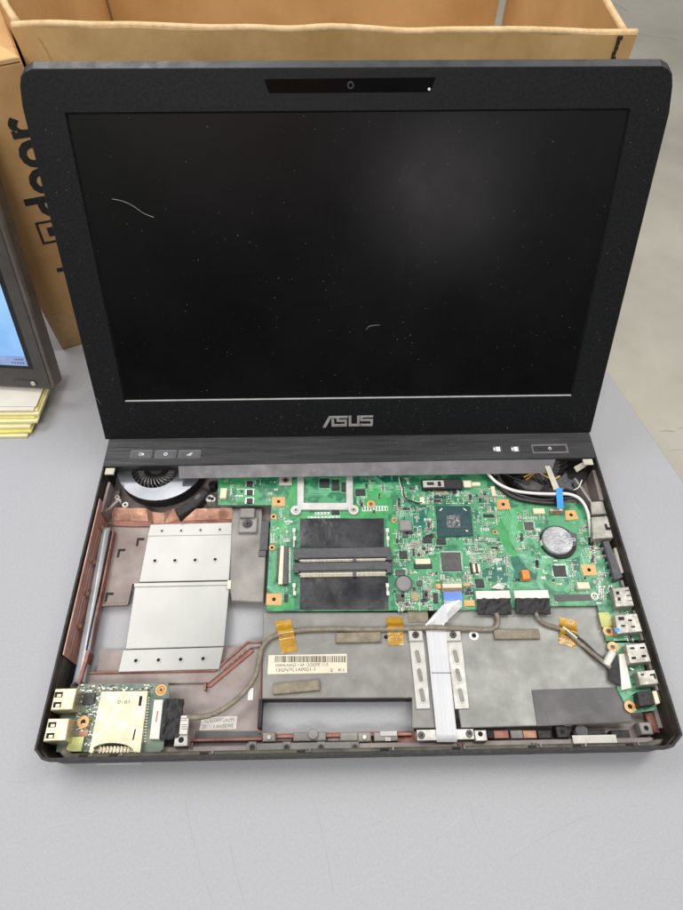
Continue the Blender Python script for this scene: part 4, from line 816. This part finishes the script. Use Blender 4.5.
m = LB(); arc = [(139.5-(139.5-134)*0, 754)]
pts = [(101, 691.5), (148, 690.8), (140, 753), (134, 752.5)] + [(112 + 21*math.cos(a), 751.5 - 8.5*math.sin(a)) for a in [math.pi*i/10 for i in range(1, 10)]] + [(93, 753.5), (88.5, 752.5)]
Q(m, pts, Z3+.5, Z3+4, 'gold', .2)
for q_ in ([(139.5, 696), (142.5, 696), (141, 706), (138, 706)], [(134.5, 729), (136, 729), (133.6, 740), (132, 740)]): RG; Q(m, q_, Z3+4, Z3+4.06, 'hole', 0)
for x, y in ((92, 750), (137, 750), (103, 693), (146, 692.5)): DC(m, x, y, 1.1, Z3+4, Z3+4.3, 'gold', .1, 12)
Q(m, [(98, 744), (130, 744), (129, 753), (96, 753)], Z3, Z3+.45, 'dark', 0)
for i in range(9): R(m, 99+i*3.5, 746, 100.6+i*3.5, 753, Z3+.4, Z3+.8, 'gold', 0)
flat_text(m, '0181', 117, 704, Z3+4, 4, 'inkg', 12)
m.build('card_slot', cb)
m = LB(); R(m, 82.6, 693, 94.5, 704.5, Z3, Z3+1.4, 'chip', .2); m.build('controller_chip', cb)
m = LB(); RG(m, 83, 722, 3.7, 1.6, Z3, Z3+1.3, 'pad'); DC(m, 83, 722, 1.7, Z3, Z3+.4, 'hole'); m.build('mounting_hole', cb)
m = LB(); R(m, 77.5, 729.5, 88, 737, Z3, Z3+.8, 'copperb', .2); m.build('copper_pad', cb)
m = LB(); Q(m, [(71, 737), (84, 736.5), (81, 751.5), (65, 751.5)], Z3+.9, Z3+1.8, 'ytape', .1); m.build('yellow_tape', cb)
m = LB(); screw_b(m, 161, 690, Z3, 2.2, 'pad'); RG(m, 161, 690, 3.6, 2.4, Z3, Z3+.3, 'pad'); m.build('screw', cb)
m = LB(); Q(m, [(154, 699.5), (163, 699.5), (159, 739), (149, 739)], Z3, Z3+3, 'whitec', .3); Q(m, [(157, 711), (158.4, 711), (156.4, 722), (155.2, 722)], Z3+3, Z3+3.05, 'red', 0); m.build('connector', cb)
m = LB(); rn = random.Random(2); c_ = [px(165, 698.5, 16), px(183, 699, 15), px(179, 739, 12), px(159.5, 740, 15)]; nx, ny = 8, 10; vs = []
for j in range(ny+1):
    for i in range(nx+1):
        a = c_[3].lerp(c_[2], i/nx); b = c_[0].lerp(c_[1], i/nx); q_ = a.lerp(b, j/ny); q_ += Vector((rn.uniform(-.4, .4), rn.uniform(-.3, .3), rn.uniform(-.4, .9))); vs.append(tuple(q_))
N_ = len(vs); vs += [(v[0], v[1], v[2]-3) for v in vs]; fs = []
for j in range(ny):
    for i in range(nx): k = j*(nx+1)+i; fs += [(k, k+1, k+nx+2, k+nx+1), (N_+k, N_+k+nx+1, N_+k+nx+2, N_+k+1)]
for i in range(nx): fs += [(i, N_+i, N_+i+1, i+1)]; k = ny*(nx+1)+i; fs += [(k, k+1, N_+k+1, N_+k)]
for j in range(ny): k = j*(nx+1); fs += [(k, k+nx+1, N_+k+nx+1, N_+k)]; k += nx; fs += [(k, N_+k, N_+k+nx+1, k+nx+1)]
m.add(vs, fs, 'btape'); m.build('black_tape', cb)
m = LB(); Q(m, [(181, 715.5), (188.8, 715.5), (187, 734), (179, 734)], 12, 15.2, 'wlabel', .1); [Q(m, [(181.4+.0*k, 718+k*2.1), (187.2, 718+k*2.1), (187, 718.8+k*2.1), (181.2, 718.8+k*2.1)], 15.2, 15.25, 'inkg', 0) for k in (0, 1, 3, 4, 5)]; m.build('cable_label', lap)
m = LB(); Q(m, [(175, 734), (187.5, 734), (187.5, 746), (173.5, 746.5)], (FZ-GZ), 12.5, 'bright', .3); DC(m, 181, 739.8, 1.7, 12.5, 12.58, 'hole'); m.build('screw_tab', lap)
lw = LB(); Q(lw, [(202, 717.5), (237.5, 716), (236, 729), (199, 730.5)], (FZ-GZ), (FZ-GZ)+.3, 'wlabel', .02); lw = lw.build('white_label', lap)
m = LB(); flat_text(m, 'HZ ECO65FQALFFV', 203.5, 722.5, (FZ-GZ)+.3, 3.8, 'inkg', 31, .02); flat_text(m, '20111.V.AN/EE/WE', 202, 728.8, (FZ-GZ)+.3, 3.8, 'inkg', 31, .02); m.build('printed_text', lw)

# ---- cables and tapes
m = LB(); pts = [(187, 717, 14), (201, 717, 13), (216, 713, 13), (232, 703, 13), (247, 689, 13), (256, 674, 13.5), (259, 660, 13.5), (262, 648, 13.5), (270, 638.5, 13), (284, 633, 13), (304, 630, 13), (330, 629, 13), (360, 629.5, 13), (400, 629, 13), (428, 627.5, 15.8), (448, 628, 15.8), (470, 629, 13), (488, 629.5, 13), (496, 627, 14), (498, 620, 14), (496, 613, 15)]
m.tube([px(*p) for p in pts], 1.75, 'cable'); m.build('cable', lap, 'long taupe sleeved cable across the shield plates')
m = LB(); m.tube([px(*p) for p in [(536, 612, 15), (538, 618, 13.5), (545, 624, 13), (558, 628, 13), (566, 631, 13), (580, 643, 13), (596, 656, 13.5), (611, 668, 15)]], 1.5, 'cable'); m.tube([px(*p) for p in [(560, 627, 13), (570, 632, 15), (584, 642, 14), (598, 655, 14), (612, 664, 15)]], .9, 'wire_b'); m.tube([px(*p) for p in [(562, 632, 12.5), (575, 640, 12.4), (590, 654, 13), (608, 668, 14)]], .8, 'wire_b')
m.tube([px(*p) for p in [(563, 627, 14.5), (571, 633, 15.2), (577, 638, 14.5)]], .8, 'wire_w'); m.build('cable', lap, 'short cable to the lower right board')
m = LB(); m.tube([px(*p) for p in [(606, 665, 15), (609, 659, 16), (613, 652, 16.5)]], 2.6, 'whitec', 8, 3); m.build('white_wrap', lap)
def tape(corners, zt, seed, humps):
    m = LB(); rn = random.Random(seed); c_ = [px(x, y, zt) for x, y in corners]; nx, ny = 8, 16; vs = []
    for j in range(ny+1):
        for i in range(nx+1):
            a = c_[3].lerp(c_[2], i/nx); b = c_[0].lerp(c_[1], i/nx); q_ = a.lerp(b, j/ny); t = 1-j/ny
            q_.z += rn.uniform(0, .25) + humps[1]*math.exp(-((t-humps[0])/.13)**2); vs.append(tuple(q_))
    N_ = len(vs); vs += [(v[0], v[1], v[2]-.2) for v in vs]; fs = []
    for j in range(ny):
        for i in range(nx): k = j*(nx+1)+i; fs += [(k, k+1, k+nx+2, k+nx+1), (N_+k, N_+k+nx+1, N_+k+nx+2, N_+k+1)]
    m.add(vs, fs, 'kapton', True); return m.build('amber_tape', lap)
tape([(275, 621), (291, 619.5), (297.5, 650.5), (282, 654)], 11.3, 1, (.40, 3.8)); tape([(386, 617), (402.5, 617), (404, 645), (388.5, 645.5)], 11.3, 2, (.42, 3.9)); tape([(560, 617), (577, 621), (576, 648), (558.5, 643.5)], 11.3, 3, (.5, 3.6))
# antenna wires at the right fan
m = LB(); m.tube([px(*p) for p in [(486, 471, 20), (496, 482, 19), (512, 490, 18), (530, 493, 18), (550, 494, 19), (568, 494, 19), (580, 499, 19), (587, 510, 18), (590, 525, 17), (591, 540, 15)]], 1.25, 'wire_w'); m.tube([px(*p) for p in [(591, 538, 15.5), (591.3, 545, 14.5)]], 1.9, 'wire_b', 8, 1); m.build('antenna_wire', lap, 'white antenna wire')
m = LB(); m.tube([px(*p) for p in [(496, 476, 16), (506, 488, 16), (522, 496, 16), (545, 500, 16.5), (570, 498, 17), (584, 500, 18), (592, 512, 18), (594, 528, 17), (592, 542, 15)]], 1.1, 'wire_b'); m.tube([px(*p) for p in [(490, 474, 16), (502, 489, 16), (518, 498.5, 15.6), (545, 503, 15.6), (562, 503, 15.6)]], 2.0, 'wire_b'); m.build('antenna_wire', lap, 'black antenna wire')
m = LB(); q_ = [px(545, 466, 26), px(550, 466, 26), px(560, 489, 20.5), px(554, 490, 20.5)]; m.add([tuple(v) for v in q_]+[tuple(v-Vector((0, 0, .3))) for v in q_], [(0, 1, 2, 3), (7, 6, 5, 4), (0, 4, 5, 1), (1, 5, 6, 2), (2, 6, 7, 3), (3, 7, 4, 0)], 'ctape'); m.build('cream_tape', lap)
m = LB(); Q(m, [(556, 488.5), (562.5, 488), (564, 508), (557.5, 508.5)], 20.6, 21, 'blue', .05); m.build('blue_tab', lap)
m = LB(); q_ = [px(574, 467, 24), px(588, 459.5, 31), px(591, 463, 31), px(577, 472, 24)]; m.add([tuple(v) for v in q_]+[tuple(v-Vector((0, 0, .5))) for v in q_], [(0, 1, 2, 3), (7, 6, 5, 4), (0, 4, 5, 1), (1, 5, 6, 2), (2, 6, 7, 3), (3, 7, 4, 0)], 'ctape'); R(m, 583.5, 459, 593, 464.5, 30.5, 31.4, 'ctape', .1); m.build('cream_tape', lap)
m = LB(); R(m, 105, 468, 114, 474, 28, 29.4, 'ctape', .2); m.build('cream_tape', lap)
m = LB()
wp = [(399, 477), (400, 483), (402, 489), (402, 494), (405, 498), (410, 500), (416, 502), (421, 502)]
m.tube([px(x, y, Z+1.2) for x, y in wp], .55, 'wire_w', 6, 4); m.tube([px(x+1.2, y+.6, Z+1.6+.5*math.sin(i*2)) for i, (x, y) in enumerate(wp)], .55, 'wire_b', 6, 4); m.build('microphone_wire', lap)

GZ = 0.0
# ---- fans
def fan(cx, cy, ztop, ro, ri, cover, name, label, oy=-1):
    p = px(cx, cy, ztop); r = LB(); N = 48
    r.disc(p.x, p.y, ro-.6, ztop-11, ztop-10.2, 'dark'); 
    c = [(math.cos(math.tau*i/N), math.sin(math.tau*i/N)) for i in range(N)]
    r.ring([(p.x+ro*a, p.y+ro*b) for a, b in c], [(p.x+(ro-1.4)*a, p.y+(ro-1.4)*b) for a, b in c], ztop-11, ztop-.9, 'plastic2')
    root = r.build(name, lap, label)
    cv = LB(); cv.ring([(p.x+ro*a, p.y+ro*b) for a, b in c], [(p.x-4+ri*a, p.y+oy+ri*b) for a, b in c], ztop-.85, ztop, cover); cv.build('fan_cover', root)
    im = LB(); im.disc(p.x-4, p.y+oy, ri*.52, ztop-9, ztop-1.0, 'plastic2', 1.0, 30); im.disc(p.x-4, p.y+oy, ri*.30, ztop-1.0, ztop-.8, 'chipg', .1)
    for k in range(30):
        a = math.tau*k/30; pp = []
        for t in (0, .33, .66, 1):
            rr_ = ri*.52 + (ri*1.25-ri*.52)*t; aa = a + .55*t; pp.append((p.x-4+rr_*math.cos(aa), p.y+oy+rr_*math.sin(aa), ztop-3.6))
        im.ribbon(pp, (0, 0, 2.2), 'slot', .01); 
        for i in range(3):
            q0, q1 = Vector(pp[i]), Vector(pp[i+1]); d = (q1-q0).normalized(); nn = Vector((-d.y, d.x, 0))*.35; im.prism([(q0-nn).xy, (q1-nn).xy, (q1+nn).xy, (q0+nn).xy], ztop-8, ztop-1.6, 'slot' if i else 'logo')
    im.build('impeller', root); return root, p
f1, p1 = fan(162, 462, 21, 35, 19, 'fansteel', 'cooling_fan', 'left cooling fan with a polished cover', -5)
m = LB(); Q(m, [(174, 509), (190, 500), (203, 487), (209, 492), (198, 505), (178, 517)], 8, 16, 'plastic2', .8); Q(m, [(194, 497), (199, 493), (201, 496), (196, 500)], 16, 16.1, 'chipg', 0)
m.build('outlet', f1)
m = LB(); 
for x, y, r_ in ((212, 484, 3), (209.5, 498, 3.4), (118, 501, 2.4), (125, 504.5, 2.6), (117, 497, 2.0), (213, 499, 2.2)): DC(m, x, y, r_, FZ, 13, 'bright' if y > 490 else 'dark', .4); DC(m, x, y, r_*.4, 13, 13.1, 'hole')
R(m, 183, 503, 196, 516, FZ, 7, 'copper', .3); m.build('standoff', bc, None, 'stuff')
f2, p2 = fan(543, 458, 14, 37, 24, 'plastic2', 'cooling_fan', 'right black cooling fan with exposed wires')
m = LB(); q0 = px(565, 480, 21)
star = []
for i in range(12):
    a = math.tau*i/12 + .15; r_ = (10.5, 6)[i % 2]*(1.15 if i in (2, 10) else 1); star.append((q0.x+r_*math.cos(a), q0.y+r_*.9*math.sin(a)))
m.prism(star, 13, 18, 'slot', .6); m.prism([px(x, y, 17).xy for x, y in ((518, 483), (527, 476), (545, 486), (540, 491), (526, 489))], 13, 17, 'chipg', .5); m.prism([px(x, y, 17).xy for x, y in ((512, 477), (522, 475), (521, 483), (514, 483))], 13, 18, 'chip', .5)
screw_b(m, 565, 481, 18, 1.6, 'chipg', False)
m.build('motor_mount', f2)
m = LB(); m.tube([px(*p) for p in [(526, 480, 19), (531, 476, 20), (537, 471, 21)]], .6, 'wire_o'); m.tube([px(*p) for p in [(524, 477, 19), (532, 473, 20), (536, 469, 21)]], .6, 'wire_y'); m.tube([px(*p) for p in [(540, 473, 19), (552, 479, 19), (560, 476, 19)]], .6, 'wire_y'); m.tube([px(*p) for p in [(500, 472, 19), (514, 478, 19), (530, 484, 19)]], .6, 'wire_b'); m.tube([px(*p) for p in [(574, 490, 19), (579, 487, 20), (582, 480, 21)]], .5, 'wire_w'); m.build('fan_wire', f2)

# ---- hinge cover strip
ys0 = px(350, 461.5, 34).y; LBk = 258
m = LB(); m.prism([(-190.6, ys0-1.2), (190, ys0+.3), (191.2, 261), (-191.2, 261)], 30.02, 34, 'brushed', .5)
st = m.build('hinge_cover', lap)
m = LB(); a0 = [px(178, 466.5, 33), px(553, 460.5, 33)]; a1 = [px(178, 479, 26), px(549, 473.5, 26)]
y_t = ys0-.2; vs = [(px(178,467,33).x, y_t, 33.2), (px(556,461,33).x, y_t, 33.2), (px(551,473,27).x, px(350,476,27).y, 27), (px(179,479,27).x, px(350,476,27).y, 27)]
vs += [(v[0], v[1]+1.5, v[2]-2.0) for v in vs]; m.add(vs, [(0, 1, 2, 3), (7, 6, 5, 4), (0, 4, 5, 1), (1, 5, 6, 2), (2, 6, 7, 3), (3, 7, 4, 0)], 'ledge'); m.build('front_ledge', st)
m = LB(); m.box(-186, ys0-.6, 26, px(178, 467, 33).x-1, ys0+.6, 30, 'plastic2'); m.build('front_lip', st)
def icon(kind, cx, cy, par):
    mb = LB(); p = px(cx, cy, 34.75)
    if kind == 0: mb.cring(p.x-.5, p.y, 1.4, .9, 34.7, 34.78, 'icon', 14); mb.box(p.x+.6, p.y-1.2, 34.7, p.x+2.2, p.y+.9, 34.77, 'icon')
    if kind == 1: mb.cring(p.x, p.y, 1.5, .8, 34.7, 34.78, 'icon', 14)
    if kind == 2: mb.box(p.x-2.3, p.y-.5, 34.7, p.x+2.3, p.y+.5, 34.77, 'icon', 0, .5); mb.box(p.x-.6, p.y-1.4, 34.7, p.x+1.6, p.y-.4, 34.76, 'icon', 0, .5)
    if kind == 3: mb.cring(p.x, p.y, 1.3, .9, 34.7, 34.78, 'icon', 14); mb.box(p.x-.2, p.y, 34.7, p.x+.2, p.y+1.6, 34.79, 'icon')
    mb.build('icon', par)
for k, (x0, x1) in enumerate(((130.5, 151.5), (155, 176), (178.5, 200.5))):
    m = LB(); R(m, x0, 450, x1, 458, 34, 34.25, 'ledge', .1); R(m, x0+1, 451, x1-1, 457, 34.2, 34.6, 'btn', .2)
    p = px((x0+x1)/2, 454, 34.7); kind = k
    if kind == 0: m.cring(p.x-.5, p.y, 1.4, .9, 34.6, 34.68, 'icon', 14); m.box(p.x+.6, p.y-1.2, 34.6, p.x+2.2, p.y+.9, 34.67, 'icon')
    if kind == 1: m.cring(p.x, p.y, 1.5, .8, 34.6, 34.68, 'icon', 14)
    if kind == 2: m.box(p.x-2.3, p.y-.5, 34.6, p.x+2.3, p.y+.5, 34.67, 'icon', 0, .5); m.box(p.x-.6, p.y-1.4, 34.6, p.x+1.6, p.y-.4, 34.66, 'icon', 0, .5)
    m.build('button', st)
for x in (497.5, 515.5):
    m = LB(); R(m, x-4.5, 446, x+4.5, 452, 34, 34.15, 'btn', .05); R(m, x-1.5, 446.8, x+2.8, 451.2, 34.1, 34.25, 'white', .05); R(m, x-4, 447.6, x-2, 450.6, 34.1, 34.24, 'icon', .02); m.build('status_light', st)
m = LB(); R(m, 532, 444, 568, 453, 34, 34.2, 'ledge', .1); R(m, 533.5, 445.5, 566.5, 451.5, 34.15, 34.6, 'btn', .2, top='plastic2'); p = px(550, 448.5, 34.6); m.cring(p.x, p.y, 1.3, .9, 34.6, 34.68, 'icon', 14); m.box(p.x-.2, p.y, 34.6, p.x+.2, p.y+1.7, 34.7, 'icon'); m.build('power_button', st)

# ---- lid (built in its own frame: x right, y up along the lid, z towards the viewer)
TH = 0.445824
lid_o = Vector((-1.1, 228.05, 34)) - Vector(LO)
m = MB()
def lidpoly(g, top=0): return [(-192.5-g, 0-g*.3), (192.5+g, 0-g*.3), (196+g, 222), (194.2+g, 236+g*.2), (192.4+g*.9, 241.8+g*.6), (189+g*.5, 244.8+g+top*.6), (185, 246.3+g+top), (-185, 247+g+top), (-189.5-g*.5, 245.6+g+top*.6), (-192.8-g*.9, 243+g*.6), (-194.6-g, 238+g*.2), (-196-g, 228)]
m.prism(lidpoly(1.6, 2), -11, -4, 'plastic2', 0); 
o1 = lidpoly(1.6, 2); o2 = lidpoly(0); n_ = len(o1); m.add([(x, y, -4) for x, y in o1]+[(x, y, -.4) for x, y in o2], [(i, (i+1) % n_, n_+(i+1) % n_, n_+i) for i in range(n_)], 'lid_edge')
sx0, sx1, sy0, sy1 = -171.6, 171.6, 32, 224.6
o3 = lidpoly(-.4); hx = [(sx0, sy0), (sx1, sy0), (sx1, sy1-20), (sx1, sy1-8), (sx1, sy1-3), (sx1, sy1-1), (sx1, sy1), (sx0, sy1), (sx0, sy1-1), (sx0, sy1-3), (sx0, sy1-8), (sx0, sy1-20)]
m.add([(x, y, -.4) for x, y in o2]+[(x, y, 0) for x, y in o3]+[(x, y, 0) for x, y in hx]+[(x+(1.1 if x < 0 else -1.1), y+(1.1 if y < 100 else -1.1), -1.6) for x, y in hx], 
      [(i, (i+1) % n_, n_+(i+1) % n_, n_+i) for i in range(n_)] + [(n_+i, n_+(i+1) % n_, 2*n_+(i+1) % n_, 2*n_+i) for i in range(n_)] + [(2*n_+i, 2*n_+(i+1) % n_, 3*n_+(i+1) % n_, 3*n_+i) for i in range(n_)], 'plastic')
lid = m.build('lid', lap); lid.location = lid_o*MM; lid.rotation_euler = (math.pi/2-TH, 0, 0)
m = MB(); m.box(sx0-2, sy0-2, -3.5, sx1+2, sy1+2, -1.65, 'screen'); m.build('screen', lid)
m = MB(); m.box(sx0+.6, sy0+.1, -1.5, sx1-.6, sy0+1.0, -.5, 'pale_strip'); m.build('pale_bottom_strip', lid)  # thin pale strip along the bottom of the screen opening
m = MB(); m.prism([(-50.3, 241), (51.4, 241.3), (48.6, 233.8), (-47.9, 233.8)], -.3, .12, 'gloss', .05); wc = m.build('webcam_window', lid)
m = MB(); m.disc(0.8, 237.6, 2.0, .12, .2, 'lens', .02); m.disc(.8, 237.6, 1.2, .2, .25, 'gloss', .02); m.build('webcam_lens', wc)
m = MB(); m.disc(47.8-0, 235.3, .8, .12, .2, 'white', .02, 12); m.build('webcam_glint', wc)  # reflected glint drawn as a small white dot
m = MB()
for x in (-54.9, 55.8): m.disc(x, 238.4, .55, -.2, .04, 'hole', 0, 10)
m.build('microphone_hole', lid)
# bumpers and barrel hinges
for x in (-150, 150): m = MB(); m.tube([(x-22, 1, -6), (x+22, 1, -6)], 5.6, 'plastic2', 16, 1); m.build('hinge', lid)
# silver maker's lettering, four custom letters
m = MB(); 
def LT(P): m.prism([(-21 + (X-118)*.0925, 8 + (178-Y)*.108) for X, Y in P], 0, .45, 'logo', .06)
def LR(x0, y0, x1, y1): LT([(x0, y0), (x1, y0), (x1, y1), (x0, y1)])
LT([(118, 178), (147, 178), (200, 87), (174, 87)])
LT([(201, 86), (336, 86), (331, 104), (190, 104)]); LR(196, 110, 218, 171); LR(218.1, 152, 304.9, 171); LR(238, 116, 304.9, 133); LR(238, 104.1, 258, 115.9); LR(305, 116, 326, 171)
LR(341, 86, 363, 171); LR(363.1, 152, 411.9, 171); LR(412, 86, 433, 171)
LT([(438, 86), (549, 86), (545, 101), (438, 101)]); LR(438, 101.1, 458, 113.9); LR(438, 114, 546, 130); LR(526, 130.1, 546, 152.9); LT([(438, 153), (546, 153), (542, 171), (438, 171)])
m.build('logo', lid)
# dust, hair and lint on lid
m = MB(); rd = random.Random(31)
for k in range(900):
    if k < 560: x, y, z = (rd.uniform(sx0+2, sx1-2), rd.uniform(sy0+2, sy1-2), -1.6) if k % 3 else (max(sx0+3, min(sx1-3, rd.choice([-95, -40, 12, 40, 78, 110])+rd.gauss(0, 22))), max(sy0+3, min(sy1-3, rd.choice([70, 105, 90, 150, 185])+rd.gauss(0, 18))), -1.6)
    elif k < 800: x, y, z = rd.uniform(-190, 190), rd.uniform(2, 30), .05
    else: x, y, z = rd.choice([-1, 1])*rd.uniform(175, 190), rd.uniform(20, 240), .05
    s_ = rd.choice([.07, .08, .1, .12, .12, .16, .2, .26]); a = rd.uniform(0, 3.1); e = rd.uniform(.5, 1.0)
    vs = [(x+s_*math.cos(a)*u - s_*e*math.sin(a)*v, y+s_*math.sin(a)*u + s_*e*math.cos(a)*v, z) for u, v in ((-1, -.4), (1, -.6), (.6, .8), (-.7, .7))] + [(x, y, z+s_*.5)]
    m.add(vs, [(0, 1, 4), (1, 2, 4), (2, 3, 4), (3, 0, 4)], 'dust')
m.build('dust', lid, None, 'stuff')
Nl = Vector((0, -math.cos(TH), math.sin(TH))); Yl = Vector((0, math.sin(TH), math.cos(TH))); Ol = Vector((-1.1, 228.05, 34))
def lp(x, y, w=0): q = pl(x, y, Ol+Nl*w, Nl) - Ol; return (q.x, q.dot(Yl), w)
m = MB(); m.tube([lp(112, 199, -1.4), lp(122, 201, -1.2), (lp(133, 206, -1.2)), lp(143, 213, -1.3), lp(154, 217.5, -1.4)], .15, 'dust', 5, 4); m.build('lint_hair', lid); m = MB(); m.tube([lp(366, 330, -1.4), lp(370, 326, -1.3), lp(380, 325, -1.4)], .12, 'dust', 5, 3); m.build('lint_hair', lid); m = MB(); m.tube([lp(92, 405, .1), lp(95, 398, .1), lp(101, 404, .1)], .12, 'dust', 5, 3); m.build('lint_hair', lid)
# dust on the button strip
m = LB()
for k in range(240):
    x, y = rd.uniform(-186, 186), rd.uniform(ys0+1, 226); s_ = rd.choice([.12, .16, .22]); m.add([(x-s_, y-s_*.5, 34.02), (x+s_, y-s_*.3, 34.02), (x+s_*.3, y+s_, 34.02), (x, y, 34.1)], [(0, 1, 3), (1, 2, 3), (2, 0, 3)], 'dust')
m.build('dust', st, None, 'stuff')
